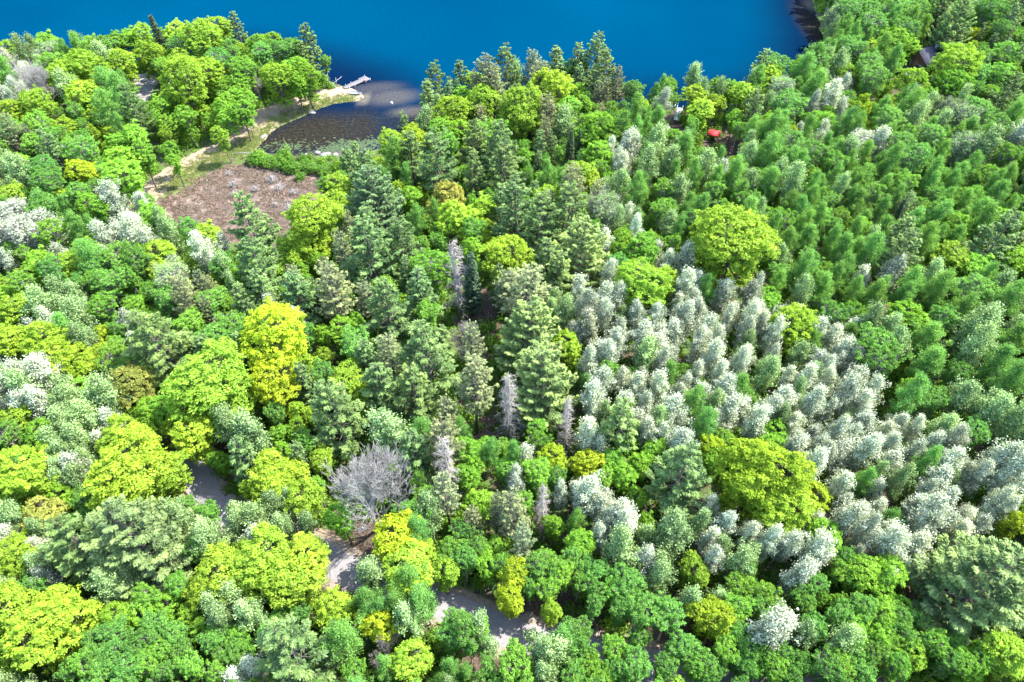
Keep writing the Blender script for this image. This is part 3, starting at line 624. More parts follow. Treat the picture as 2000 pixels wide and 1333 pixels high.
trees = []   # dict per placed tree
def place(u, v, w, k, hero=True, rad=None, xy=None):
    name, cat, desc, big, small, split, col = KIND[k]
    zc = {'P': 12, 'R': 12.5, 'S': 9, 'X': 9, 'Y': 8.5, 'A': 11, 'a': 10, 'g': 10.5}.get(k, 9.5)
    if xy is None:
        for _ in range(3):
            x, y, dep = px(u, v, zc)
            if rad is None: r = w*.5*dep/F*(1.12 if k == 'P' else 1)
            else: r = rad
            key = big if r > split else small
            if k == 'P' and r > 5.6: key = 'pineX'
            pr = PROTO[key][0]; hs = (r/pr[2])**.45
            hs = max(.55, min(1.3, hs)); hh = pr[3]*(hs if k != 'Y' else max(.3, min(1.7, (r/pr[2])*1.25)))
            frac = {'P': .60, 'S': .5, 'R': .72, 'X': .55, 'Y': .62}.get(k, .70 if key in ('aspen', 'aspenG') else None)
            zc = hh*frac if frac else hh-r*.85
            zc += float(hfun([[x, y]])[0])
    else:
        x, y = xy; r = rad; key = big if r > split else small
        pr = PROTO[key][0]; hh = pr[3]*max(.55, min(1.3, (r/pr[2])**.45)); dep = 0; hh *= random.uniform(.8, 1.12)
    trees.append(dict(x=x, y=y, r=r, h=hh, k=k, key=key, hero=hero)); return trees[-1]
for tok in HEROES.replace('\n', ',').split(','):
    tok = tok.strip()
    if not tok: continue
    u, v, wk = tok.split(); u = float(u); v = float(v); w = float(wk[:-1]); k = wk[-1]
    if k in 'DBagm' and w >= 80:
        a0 = random.uniform(0, 6.28)
        for j in range(4):
            place(u+math.cos(a0+j*1.57)*w*.27, v+math.sin(a0+j*1.57)*w*.25, w*random.uniform(.42, .62), k if j else random.choice({'D': 'BB', 'B': 'BD', 'a': 'aA', 'g': 'ga', 'm': 'mB'}[k]))
    else: place(u, v, w, k)
HARD = [np.array(k, float) for k in ([(1312,198),(1340,198),(1340,240),(1314,240)], [(1362,250),(1412,246),(1416,282),(1380,276),(1362,274)],
  [(1765,112),(1792,86),(1832,98),(1800,120),(1770,138)], [(245,150),(303,142),(300,172),(262,178)], [(635,150),(720,150),(720,198),(640,192)], [(375,915),(415,920),(420,980),(385,975)], [(640,1065),(690,1075),(680,1135),(650,1130)])]
def hits(t, polys):
    x, y, r, h = t['x'], t['y'], t['r'], t['h']; pts = []
    lo = h*.3 if t['k'] in 'PSRXAga' else max(2, h-2*r)
    for zz, rr in ((h, .15), (h*.85+lo*.15, .6), ((h+lo)/2, .92), (h*.25+lo*.75, .8), (lo, .5)):
        u, v, f = proj(x, y, zz+1.5); w = r*rr*F/f; pts += [(u, v), (u-w, v), (u+w, v), (u, v-w*.6), (u, v+w*.6)]
    pts.append(proj(x, y, 2)[:2]); pts = np.array(pts)
    return any(inside(pts, kp).any() for kp in polys if abs(kp[:, 0].mean()-pts[0, 0]) < 400)
drop = []
for t in trees:
    x0, y0 = t['x'], t['y']
    for st in range(9):
        if not hits(t, HARD): break
        t['y'] -= .8
    else:
        t['x'], t['y'] = x0, y0; t['r'] *= .6; t['h'] *= .7
        if hits(t, HARD): drop.append(t)
trees = [t for t in trees if t not in drop]
print('dropped', len(drop))
nh = len(trees)
wet = [t for t in trees if land_d([[t['x'], t['y']]])[0] < .8]
for t in wet:      # stand them on the bank
    for _ in range(40):
        P0 = np.array([t['x'], t['y']]); 
        if land_d([P0])[0] > .8: break
        e = .5; g0 = np.array([land_d([P0+(e, 0)])[0]-land_d([P0-(e, 0)])[0], land_d([P0+(0, e)])[0]-land_d([P0-(0, e)])[0]])
        g0 /= np.linalg.norm(g0)+1e-6; t['x'] += g0[0]*.8; t['y'] += g0[1]*.8
print('heroes', nh, 'moved to bank', len(wet))
for su, sv, a_, b_ in ((892, 544, 18, 60), (994, 799, 18, 55), (712, 940, 62, 60), (1106, 832, 14, 40), (873, 919, 16, 40)):   # dead trees the photograph shows unhidden
    KEEPW.append(np.array([(su-a_, sv-b_), (su+a_, sv-b_), (su+a_, sv+b_), (su-a_, sv+b_)], float))
# infill: candidate spots over the whole forest, kind taken from the stand it lies in
HU = np.array([proj(t['x'], t['y'], t['h']*.7)[:2] for t in trees])
HK = [t['k'] for t in trees]; HR = np.array([t['r'] for t in trees])
PX = [t['x'] for t in trees]; PY = [t['y'] for t in trees]; PR = [t['r'] for t in trees]
cand = np.column_stack([rng.uniform(-230, 230, 50000), rng.uniform(8, 275, 50000)])
d_land = land_d(cand); d_road = pathdist(cand, ROAD); d_bog = sdist(cand, BOG)
d_beach = np.min([pathdist(cand, p_)-w_ for p_, w_ in BEACH+GRASS], axis=0); d_rock = sdist(cand, ROCK)
ok = (d_land > 1.5) & (d_road > 2.6) & (d_bog < -2) & (d_beach > 1.5) & (d_rock < -1)
cand = cand[ok]; outer = []
SUNNY = [px(u, v, 2)[:2] for u, v in [(392,940),(408,975),(665,1108),(640,1090),(690,1125),(880,1186),(985,1240)]]
for x, y in cand:
    u, v, f = proj(x, y, 10.5)
    ub, vb, _ = proj(x, y, 1)
    inner = -55 < u < 2055 and -45 < v < 1395
    if not inner:
        if -520 < u < 2520 and -75 < v < 1800 and len(outer) < 900:
            r = rng.uniform(2.4, 4.2)
            if all((x-o[0])**2+(y-o[1])**2 > (1.1*(r+o[2])*.8)**2 for o in outer): outer.append((x, y, r))
        continue
    if inpoly(u, v, SILVER): k = random.choice('AAAAAAAAAag'); r = rng.uniform(1.25, 2.15)
    elif inpoly(u, v, GREENST): k = random.choice('gggggggaDBB'); r = rng.uniform(1.6, 2.6)
    elif inpoly(u, v, PALEST): k = random.choice('ggggaaaaDB'); r = rng.uniform(1.9, 2.9)
    else:
        d = np.hypot(HU[:, 0]-u, (HU[:, 1]-v)); idx = np.argsort(d)[:4]; j = int(idx[random.randrange(4)]); k = HK[j]
        if k in 'XYSO': k = 'D'
        if k in 'GM' and random.random() < .45: k = 'm'
        if k == 'm' and random.random() < .4: k = random.choice('BBBD')
        if k == 'D' and random.random() < .3: k = 'B'
        r = float(np.clip(HR[j]*rng.uniform(.45, .8), 1.5, 3.3))
    ax, ay, ar = np.array(PX), np.array(PY), np.array(PR)
    dd = np.hypot(ax-x, ay-y)
    fac = .66 if inpoly(u, v, SILVER) else .70
    if np.any(dd < np.where(ar > 3.9, ar*.92+r*.75, (ar+r)*fac)): continue
    key_ = KIND[k][3] if r > KIND[k][5] else KIND[k][4]; p_ = PROTO[key_][0]
    bad = False
    for q in SUNNY:
        for zz in (5, 9, 13):
            if math.hypot(x-q[0]-sdir.x/sdir.z*zz, y-q[1]-sdir.y/sdir.z*zz) < r*.9: bad = True
    if bad: continue
    bad = hits(dict(x=x, y=y, r=r, h=p_[3]*max(.55, min(1.3, (r/p_[2])**.45)), k=k), KEEPW)
    if bad: continue
    place(0, 0, 0, k, False, r, (x, y)); PX.append(x); PY.append(y); PR.append(r)
print('trees', len(trees), {k: sum(t['k'] == k for t in trees) for k in KIND}, 'outer', len(outer))

# ------------------------------------------------------------------ labels: what, how big, and which landmark it stands by
MARKS = [('the brown bog', 470, 390), ('the wooden dock', 690, 165), ('the dark cove', 640, 250), ('the pale rock clearing', 275, 160), ('the red canopy', 1392, 260),
 ('the white gangway', 1325, 222), ('the dark cottage roof', 1805, 105), ('the round lime maple', 1431, 489), ('the silver aspen stand', 1400, 740), ('the dark forest gap', 950, 650),
 ('the curved upper road', 395, 950), ('the middle road bend', 665, 1100), ('the lower road', 990, 1245), ('the big golden maple', 1479, 933), ('the big corner pine', 1925, 1135),
 ('the large bare tree', 712, 950), ('the twin golden maples', 540, 700), ('the wide lime maples', 500, 1120), ('the bottom left corner', 0, 1333), ('the bottom right corner', 2000, 1333),
 ('the left edge middle', 0, 666), ('the right edge middle', 2000, 666), ('the top left shore', 120, 110), ('the top right corner', 2000, 0), ('the lone golden maple', 1548, 633),
 ('the broad grey pine', 265, 1050), ('the orange-tinged tree', 91, 1002), ('the lakeside pines', 1080, 140), ('the pine beside the bog', 735, 395), ('the pale bleached snag', 892, 544)]
ORD = ['', 'second ', 'third ', 'fourth ', 'fifth ', 'sixth ', 'seventh ', 'eighth ', 'ninth ', 'tenth ']
def ordw(i): return ORD[i] if i < len(ORD) else f'{i+1}th '
def direction(du, dv):
    if math.hypot(du, dv) < 22: return 'at'
    a = math.degrees(math.atan2(-dv, du)) % 360
    return ['right of', 'above and right of', 'above', 'above and left of', 'left of', 'below and left of', 'below', 'below and right of'][int((a+22.5)//45) % 8]
med = {k: float(np.median([t['r'] for t in trees if t['k'] == k])) for k in KIND if any(t['k'] == k for t in trees)}
buckets = {}
for t in trees:
    zc = t['h']*.7; t['u'], t['v'], f = proj(t['x'], t['y'], zc+1.2)
    name, cat, desc = KIND[t['k']][:3]
    q = t['r']/med[t['k']]; size = 'large ' if q > 1.25 else 'small ' if q < .8 else ''
    ds = [(math.hypot(t['u']-a, t['v']-b), n, a, b) for n, a, b in MARKS]; dist, n, a, b = min(ds)
    t['dist'] = dist
    key = (size+desc, direction(t['u']-a, t['v']-b), n); buckets.setdefault(key, []).append(t)
SPECIAL = [(1431,489,'M','large round lime-green maple standing above the silver aspen stand'), (1479,933,'G','large golden-green maple at the lower edge of the silver aspen stand'),
 (1548,633,'M','single round yellow-green maple inside the top of the silver aspen stand'), (1925,1135,'P','huge layered white pine in the lower right corner of the forest'),
 (265,1050,'P','broad spreading grey-green pine between lime maples in the lower left'), (712,945,'Y','large bare pale tree beside the road, widest leafless crown in the forest'),
 (536,675,'G','upper of two big golden maples left of the forest centre'), (540,742,'G','lower of two big golden maples left of the forest centre'),
 (91,1002,'O','orange-tinged maple near the lower left edge'), (892,544,'X','tall pale bleached conifer snag at the head of the dark forest gap'), (735,395,'P','tall white pine just right of the brown bog')]
custom = []
for su, sv, sk, lab in SPECIAL:
    t = min((t for t in trees if t['k'] == sk and t not in custom), key=lambda t: math.hypot(t['u']-su, t['v']-sv)-.25*t['r']*8)
    t['label'] = lab; custom.append(t)
for key in list(buckets): buckets[key] = [t for t in buckets[key] if t not in custom]
for (what, dr, n), ts in buckets.items():
    ts.sort(key=lambda t: t['dist'])
    for i, t in enumerate(ts):
        if len(ts) == 1: t['label'] = f'{what} {dr} {n}'
        else: t['label'] = f'{ordw(i)}nearest {what} {dr} {n}'
GRP = {k: KIND[k][2].replace('narrow ', '')+'s in the lakeside forest' for k in KIND}
trees.sort(key=lambda t: -t['r'])
for t in trees:
    k = t['k']; name, cat, desc, big, small, split, col = KIND[k]
    crown, trunk, pr, ph = random.choice(PROTO[t['key']])
    z = float(hfun([[t['x'], t['y']]])[0]); s = t['r']/pr; sz = t['h']/ph
    sz *= 1.16 if t['key'] == 'mapleL' and t['r'] > 5 else 1.0
    if t['key'] == 'pineX': col = (.115, .185, .085) if t['x'] < 0 else (.19, .27, .095)
    root = empty(name, (t['x'], t['y'], z-.05), random.uniform(0, 6.28)); ax_ = random.uniform(.86, 1.16) if k not in 'PSRXY' else 1.0; root.scale = (s*ax_, s/ax_, sz)
    if k not in 'XY': ln = .055 if t['key'] in ('aspen', 'aspenG') else .03; root.rotation_euler[0] = random.gauss(0, ln); root.rotation_euler[1] = random.gauss(0, ln)
    tag(root, t['label'], cat, GRP[k])
    c = bpy.data.objects.new('branches' if k in 'XY' else 'crown', crown); C.objects.link(c); c.parent = root
    tr = bpy.data.objects.new('trunk', trunk); C.objects.link(tr); tr.parent = root
    j = random.gauss(1, .10 if k not in 'Aa' else .15); w_ = max(-.1, min(.1, random.gauss(0, .05 if k not in 'Aa' else .018)))
    c.color = (col[0]*j*(1+w_), col[1]*j, col[2]*j*(1-w_*1.2), 1)

# ------------------------------------------------------------------ continuous woodland just outside the photograph
def joined(spots, protos, name, label, mat, cat, colr, sub=1):
    Vs, Qs, va = [], [], []; n = 0
    for i, (x, y, z, s, sz, a) in enumerate(spots):
        V, Q, v = protos[i % len(protos)]
        ca_, sa_ = math.cos(a), math.sin(a)
        W_ = np.stack([(V[:, 0]*ca_-V[:, 1]*sa_)*s+x, (V[:, 0]*sa_+V[:, 1]*ca_)*s+y, V[:, 2]*sz+z], 1)
        Vs.append(W_); Qs.append(Q+n); n += len(V); va.append(np.clip(v+random.gauss(0, .16), 0, 1))
    o = obj(name, mesh_np(name, np.vstack(Vs), np.vstack(Qs), np.concatenate(va)), mat)
    o.color = (*colr, 1); return tag(o, label, cat, None, 'stuff')
pr = []
for s_ in (50, 51, 52):
    V, Q, v, _ = broad_crown(s_, 4.2, 14, True, 1100, .75); pr.append((V, Q, v))
spots = [(x, y, 1.0, r/4.2*1.15, random.uniform(.85, 1.1), random.uniform(0, 6)) for x, y, r in outer]
joined(spots, pr, 'surrounding_woodland', 'continuous green woodland carrying on past the frame of the photograph', MAT['broad'], 'woodland', (.13, .26, .05))

# ------------------------------------------------------------------ undergrowth, heath, grass, lily pads (nobody could count them)
def bush(seed, r, n, leaf, flat=.7):
    g = np.random.default_rng(seed); d = rand_dir(n, g); d[:, 2] = np.abs(d[:, 2])
    rr = r*g.uniform(.5, 1.05, (n, 1))*(1+.25*np.sin(d[:, :1]*5+seed)); P = d*rr*np.array([1, 1, flat])
    s = leaf*g.uniform(.6, 1.3, n); V, Q = leaves(P, d+np.array([0, 0, .5])+g.normal(0, .5, (n, 3)), g.normal(size=(n, 3)), s*.75, s*1.1)
    return V, Q, np.clip(g.normal(.5, .2, n), 0, 1)
bp = [bush(60+i, 1.0, 260, .22) for i in range(4)]
sp_ = []
c2 = cand[rng.permutation(len(cand))]
cnt = 0
dirtc = [(np.array(px(u, v, 1.5)[:2]), r) for u, v, r in DIRT]
for x, y in c2:
    u, v, f = proj(x, y, 1)
    if not (-80 < u < 2080 and -20 < v < 1380): continue
    if any(np.hypot(x-q[0], y-q[1]) < r*.75 for q, r in dirtc) and random.random() < .8: continue
    s_ = random.uniform(.7, 2.1); sp_.append((x, y, float(hfun([[x, y]])[0])-.1, s_, s_*random.uniform(.9, 2.8), random.uniform(0, 6)))
    if len(sp_) >= 6000: break
joined(sp_, bp, 'undergrowth', 'low green undergrowth filling the forest floor between the trunks', MAT['broad'], 'undergrowth', (.15, .28, .05))
# heath on the bog
hp = [bush(70+i, .55, 34, .22, .8) for i in range(4)]
lo_, hi_ = BOG.min(0), BOG.max(0); sp_ = []
while len(sp_) < 1700:
    x, y = rng.uniform(lo_, hi_)
    if sdist([[x, y]], BOG)[0] < .6: continue
    if math.sin(x*.9+math.sin(y*.6)*2)+math.sin(y*1.1+x*.3) < -.75: continue
    s_ = random.uniform(.5, 1.2); sp_.append((x, y, float(hfun([[x, y]])[0])-.08, s_, s_*.8, random.uniform(0, 6)))
MAT['heath'] = leaf_mat('heath', .1, (1.1, .95, .9), (.8, 1.0, .8), .02)
joined(sp_, hp, 'bog_heath', 'brown low heath covering the bog behind the cove', MAT['heath'], 'heath', (.13, .09, .066))
# grass tufts on the strip between sand and water
gp = []
for i in range(3):
    g = np.random.default_rng(80+i); n = 16; P = g.normal(0, .25, (n, 3)); P[:, 2] = .12
    T = g.normal(0, .4, (n, 3)); T[:, 2] = 1; V, Q = leaves(P, g.normal(size=(n, 3)), T, .07, .45); gp.append((V, Q, g.uniform(0, 1, n)))
sp_ = []
gpath, gw = GRASS[0]
while len(sp_) < 2200:
    i = random.randrange(len(gpath)-1); t_ = random.random(); q = gpath[i]*(1-t_)+gpath[i+1]*t_+rng.normal(0, 2.0, 2)
    if land_d([q])[0] < .1: continue
    s_ = random.uniform(.6, 1.5); sp_.append((q[0], q[1], float(hfun([q])[0])-.03, s_, s_, random.uniform(0, 6)))
joined(sp_, gp, 'shore_grass', 'pale yellow-green grass along the curved beach', MAT['broad'], 'grass', (.20, .25, .10))
# lily pads
V, Q = [], []; n = 0
pads = []
for cu, cv, ru, rv, m_ in ((690, 284, 55, 12, 420), (650, 292, 60, 8, 160), (560, 286, 50, 12, 180), (735, 280, 26, 10, 120)):
    for _ in range(m_):
        u = random.gauss(cu, ru*.5); v = random.gauss(cv, rv*.5); x, y, _d = px(u, v, 0)
        if land_d([[x, y]])[0] > -.3: continue
        r = random.uniform(.12, .34); a0 = random.uniform(0, 6.28)
        ring = [(x, y, .015)]+[(x+r*math.cos(a0+j*.62), y+r*math.sin(a0+j*.62), .012) for j in range(10)]
        V += ring; Q += [(n, n+1+j, n+2+j) for j in range(9)]; n += 11
lp = obj('lily_pads', mesh_np('lily_pads', np.array(V), np.array(Q), np.full(len(Q), .5)), MAT['pale']); lp.color = (.08, .11, .06, 1)
tag(lp, 'floating lily pads near the south bank of the cove', 'lily pads', None, 'stuff')

# ------------------------------------------------------------------ shrubs along the bog edge
def shrub_mesh(seed):
    V, Q, v, _ = broad_crown(seed, 2.0, 2.6, True, 3000, .22)
    return mesh_np('shrub_foliage', V, Q, v)
shm = [shrub_mesh(90+i) for i in range(3)]
for m_ in shm: m_.materials.append(MAT['broad'])
mb = MB()
g = np.random.default_rng(5)
for i in range(9):
    a = i*.7; limb(mb, (0, 0, 0), (math.cos(a)*1.3, math.sin(a)*1.3, 1.4), .05, .015, .1, 4, 4, g)
stm = mb.mesh('shrub_stems'); stm.materials.append(MAT['bark'])
SHR = [(497, 314, 36, 'leftmost green shrub on the upper edge of the bog'), (522, 318, 34, 'second green shrub from the left on the bog edge'), (548, 322, 38, 'third green shrub from the left on the bog edge'),
 (574, 330, 36, 'fourth green shrub from the left on the bog edge'), (604, 328, 36, 'fifth green shrub from the left, beside the cove rocks'), (632, 334, 34, 'rightmost green shrub on the bog edge, near the pines'),
 (585, 345, 24, 'small green shrub just inside the bog, below the row'), (560, 312, 26, 'small green shrub behind the row, nearest the cove water')]
for i, (u, v, w, lab) in enumerate(SHR):
    x, y, dep = px(u, v, 1.2); s = w*.5*dep/F/2.0
    root = empty('green_shrub', (x, y, float(hfun([[x, y]])[0])), i*1.3); root.scale = (s, s, s*.9)
    tag(root, lab, 'shrub', 'green shrubs on the bog edge')
    o = bpy.data.objects.new('foliage', shm[i % 3]); C.objects.link(o); o.parent = root; o.color = (.12, .26, .04, 1)
    o = bpy.data.objects.new('stems', stm); C.objects.link(o); o.parent = root
# bleached dead shrubs standing on the bog
DS = [(455, 362, 22, 'bleached dead shrub left of centre on the bog'), (458, 382, 20, 'bleached dead shrub below another, left on the bog'), (498, 370, 18, 'small bleached dead shrub in the middle of the bog'),
 (530, 352, 26, 'largest bleached dead shrub near the top of the bog'), (545, 368, 24, 'bleached dead shrub beside the largest one on the bog'), (572, 376, 18, 'thin bleached dead shrub at the right of the bog'),
 (538, 402, 16, 'small bleached dead shrub low on the bog'), (565, 412, 28, 'grey bushy dead shrub at the lower right of the bog'), (447, 338, 16, 'small pale dead shrub at the upper left of the bog')]
def deadshrub(seed):
    g = np.random.default_rng(seed); mt = MB(); mb = MB()
    mt.tube([(0, 0, -.1), (.03, 0, .5), (.1, .05, 1.1), (.05, .1, 1.9)], [.09, .07, .05, .02], 5)
    for i in range(26):
        a = i*2.4; z = g.uniform(.1, 1.7); L = g.uniform(.5, 1.25)
        f = limb(mb, (0, 0, z), (math.cos(a)*L, math.sin(a)*L, z+g.uniform(-.3, .5)), .035, .012, .15, 3, 4, g)
        for _ in range(3): limb(mb, f[g.integers(1, 4)], f[-1]+rand_dir(1, g)[0]*.4, .018, .009, .2, 3, 3, g)
    a_ = mt.mesh('dead_stem'); a_.materials.append(MAT['whitewood']); b_ = mb.mesh('dead_twigs'); b_.materials.append(MAT['whitewood']); return a_, b_
dss = [deadshrub(s) for s in (1, 2, 3)]
for i, (u, v, w, lab) in enumerate(DS):
    x, y, dep = px(u, v, 1); s = w*.5*dep/F/1.15
    root = empty('dead_shrub', (x, y, float(hfun([[x, y]])[0])), i*1.9); root.scale = (s, s, s*.8)
    tag(root, lab, 'dead shrub', 'bleached dead shrubs on the bog')
    for nm, me in zip(('stem', 'twigs'), dss[i % 3]):
        o = bpy.data.objects.new(nm, me); C.objects.link(o); o.parent = root

# ------------------------------------------------------------------ things at the water and in the clearings
mwood = simple_mat('weathered_planks', (.15, .142, .142), (.23, .22, .22), 3, .85, .2)
mwhite = simple_mat('white_paint', (.4, .4, .4), (.5, .5, .49), 3, .5)
mdark = simple_mat('dark_rubber', (.03, .04, .07), (.05, .06, .10), 3, .6)
mrock = simple_mat('pale_granite', (.17, .155, .15), (.27, .25, .24), 2, .9, .5)
mred = simple_mat('red_canvas', (.42, .025, .03), (.5, .04, .04), 1.5, .7)
mroof = simple_mat('dark_shingles', (.045, .045, .06), (.085, .085, .11), 2.5, .8, .3)
mgroof = simple_mat('grey_shingles', (.22, .22, .25), (.3, .3, .33), 2.5, .8, .3)
mwall = simple_mat('brown_siding', (.14, .08, .055), (.2, .12, .08), 2, .8)
mpink = simple_mat('weathered_red_boards', (.20, .10, .09), (.27, .15, .135), 2, .85)
mglass = simple_mat('window_glass', (.02, .03, .04), (.04, .05, .06), 2, .08, 0, .6)
mmetal = simple_mat('pale_metal', (.5, .51, .53), (.62, .63, .65), 2, .4)
mblue = simple_mat('pale_blue_plastic', (.25, .5, .62), (.32, .58, .7), 2, .4)
def P3(u, v, z=0): x, y, _ = px(u, v, z); return np.array([x, y, z])
# dock
a = P3(672, 172, .45); b_ = P3(706, 157, .45); d = b_-a; L = np.hypot(d[0], d[1]); ang = math.atan2(d[1], d[0]); dirv = d/L; sd_ = np.array([-dirv[1], dirv[0], 0])
root = empty('dock', a, ang); tag(root, 'long narrow wooden dock with platform end reaching out from the sandy spit', 'dock')
mb = MB(); npl = int(L/.16)
for i in range(npl): mb.box((L*(i+.5)/npl, 0, 0), (L/npl*.86, 1.5, .06))
mb.build('deck', mwood, root)
mb = MB()
for s in (-.78, .78): mb.box((L/2, s, -.06), (L, .09, .2))
mb.build('side_rail', mwood, root)
mb = MB()
for i in range(11): mb.box((L+.1+.2*i, 0, .02), (.17, 2.4, .07))
for s in (-1.25, 1.25): mb.box((L+1.1, s, -.05), (2.2, .09, .2))
mb.build('platform', mwood, root)
for i, xx in enumerate((1.2, L*.5, L-.2, L+2.1)):
    for s in (-.9, .9) if i < 3 else (-1.36, 1.36):
        mb = MB(); mb.tube([(xx, s, -2.0), (xx, s, .35)], .045, 8); mb.build('post', mmetal, root)
# dark moored float with pinkish cap beside the dock
q = b_-sd_*1.25+dirv*.2
root = empty('mooring_float', (q[0], q[1], 0)); tag(root, 'dark blue mooring float with a dull pink top beside the dock end', 'float')
mb = MB(); mb.blob((0, 0, .25), (.55, .5, .5), 3, 12, 8, .03); mb.build('float_body', mdark, root, True)
mb = MB(); mb.blob((0, 0, .75), (.36, .36, .25), 5, 12, 8, .05); mb.build('float_cap', mpink, root, True)
# rowing boat pulled up on the sand
q = P3(695, 184, .3); root = empty('rowing_boat', (q[0], q[1], float(hfun([q[:2]])[0])+.02), R(-8)); tag(root, 'small white rowing boat pulled up on the tip of the sandy spit', 'boat')
def hull(mb, L, Wd, Ht, th):
    ns = 13; rows = []
    for i in range(ns):
        t = i/(ns-1); w = Wd*.5*(1-max(0, (t-.35)/.65)**2.2)*(.82+.18*min(1, t*4)); zk = .02+.22*max(0, (t-.6)/.4)**2; zt = Ht*(1+.25*t**3)
        ring = []
        for k in range(9):
            an = math.pi*k/8; ring.append((L*(t-.5), -math.cos(an)*max(w, .02), zk+(zt-zk)*(1-math.sin(an)**.7)))
        rows.append(ring)
    V = np.array(rows); inn = V.copy(); inn[..., 1] *= .90; inn[..., 2] += th*(1-(V[..., 2]/Ht).clip(0, 1))
    n = 9; q = [(i*n+k, i*n+k+1, (i+1)*n+k+1, (i+1)*n+k) for i in range(ns-1) for k in range(n-1)]
    q2 = [(c_, b, a_, d_) for a_, b, c_, d_ in [(x[0]+ns*n, x[1]+ns*n, x[2]+ns*n, x[3]+ns*n) for x in q]]
    rim = [(i*n+k, (i+1)*n+k, (i+1)*n+k+ns*n, i*n+k+ns*n) for i in range(ns-1) for k in (0, n-1)]
    st = [(k, k+1, k+1+ns*n, k+ns*n) for k in range(n-1)]
    mb.add(np.vstack([V.reshape(-1, 3), inn.reshape(-1, 3)]), q+q2+rim+st)
    mb.box((-L/2+.03, 0, Ht*.55), (.06, Wd*.74, Ht*.8))
mb = MB(); hull(mb, 3.6, 1.4, .5, .05); mb.build('hull', mwhite, root, True)
for xx in (-.9, .1, .9):
    mb = MB(); mb.box((xx, 0, .36), (.26, 1.16 if xx < .5 else .9, .04)); mb.build('seat', mwood, root)
# kayak / pale blue float by gangway
q = P3(1318, 204, .1); root = empty('kayak', (q[0], q[1], 0.02), R(70)); tag(root, 'pale blue kayak lying at the water by the white gangway', 'kayak')
mb = MB()
V = []
for i in range(13):
    t = i/12*2-1; w = .38*(1-abs(t)**2.2)+.01
    for k in range(10): an = 2*math.pi*k/10; V.append((t*1.9, math.cos(an)*w, .16+math.sin(an)*w*.5+.12*t*t))
mb.add(V, [(i*10+k, i*10+(k+1) % 10, (i+1)*10+(k+1) % 10, (i+1)*10+k) for i in range(12) for k in range(10)]); mb.build('kayak_hull', mblue, root, True)
mb = MB(); mb.blob((0, 0, .36), (.45, .22, .05), 2, 12, 6, 0); mb.build('cockpit', mdark, root, True)
# mooring buoy
q = P3(765, 203, 0); root = empty('buoy', (q[0], q[1], 0)); tag(root, 'small white mooring buoy floating alone off the sandy spit', 'buoy')
mb = MB(); mb.tube([(0, 0, -.3), (0, 0, -.1), (0, 0, .35), (0, 0, .55)], [.3, .38, .38, .24], 14); mb.build('buoy_body', mwhite, root, True)
mb = MB(); mb.tube([(0, 0, .5), (0, 0, .8)], .04, 8); mb.build('buoy_ring', mmetal, root)
# boulders
for i, (u, v, r, lab) in enumerate([(609, 220, 1.1, 'white boulder at the waterline below the curved beach'), (514, 269, .9, 'pale flat boulder at the left end of the cove'), (620, 299, 1.0, 'pinkish boulder on the south bank of the cove'),
    (636, 304, 1.3, 'largest pinkish boulder on the south bank of the cove'), (655, 303, .9, 'round pinkish boulder right of the largest one'), (683, 303, 1.1, 'pinkish boulder under the lily pads on the south bank'),
    (710, 303, 1.0, 'pinkish boulder at the right end of the south bank'), (597, 303, .7, 'small pinkish boulder at the left of the south bank')]):
    x, y, _ = px(u, v, .1); mb = MB(); mb.blob((0, 0, .1), (r, r*.75, r*.42), 20+i, 14, 9, .10)
    o = mb.build('boulder', mrock, None, True); o.location = (x, y, max(0, float(hfun([[x, y]])[0]))); o.rotation_euler = (0, 0, i*1.1)
    tag(o, lab, 'boulder', 'boulders around the cove')
# rocks on the pale clearing
k_ = 0
RL = ['topmost grey rock slab in the pale rock clearing', 'grey rock slab at the right side of the pale clearing', 'central grey rock slab in the pale clearing', 'left grey rock slab in the pale clearing', 'lowest grey rock slab in the pale clearing']
for i, (u, v, r) in enumerate([(272, 148, 2.2), (298, 155, 2.0), (278, 163, 2.6), (252, 164, 2.0), (285, 182, 2.0)]):
    x, y, _ = px(u, v, 1.5); mb = MB(); mb.blob((0, 0, 0), (r, r*.8, r*.12), 40+i, 16, 9, .12)
    o = mb.build('rock_slab', mrock, None, True); o.location = (x, y, float(hfun([[x, y]])[0])); o.rotation_euler = (0, 0, i*1.7); tag(o, RL[i], 'rock', 'rock slabs in the clearing')
# driftwood logs
for u0, v0, u1, v1, r, lab in [(455, 301, 496, 300, .12, 'long thin bleached log lying across the head of the beach'), (641, 163, 657, 172, .22, 'short thick driftwood log at the root of the dock'), (650, 163, 668, 149, .07, 'thin bleached branch leaning out over the water by the dock')]:
    A = P3(u0, v0, .5); B = P3(u1, v1, .5); mb = MB(); M = (A+B)/2
    A[2] = float(hfun([A[:2]])[0])+.2; B[2] = max(.1, float(hfun([B[:2]])[0]))+.25
    mb.tube([A-M*[1, 1, 0], ((A+B)/2-M*[1, 1, 0])+np.array([.1, .12, .05]), B-M*[1, 1, 0]], [r, r*.8, r*.4], 8)
    n_ = (B-A)/np.linalg.norm(B-A)
    for j in range(3): pt = A-M*[1, 1, 0]+(B-A)*(.4+.2*j); mb.tube([pt, pt+n_*.4+np.array([0, .2*(-1)**j, .35])], [r*.35, r*.15], 5)
    o = mb.build('driftwood_log', MAT['whitewood'], None); o.location = (M[0], M[1], 0); tag(o, lab, 'log')
q = P3(658, 166, .4); mb = MB(); mb.tube([(0, 0, -.3), (0, 0, 1.9)], .06, 8); mb.box((0, 0, 1.95), (.18, .18, .08)); o = mb.build('marker_post', mwhite); o.location = q; tag(o, 'thin upright white post on the sand left of the dock', 'post')
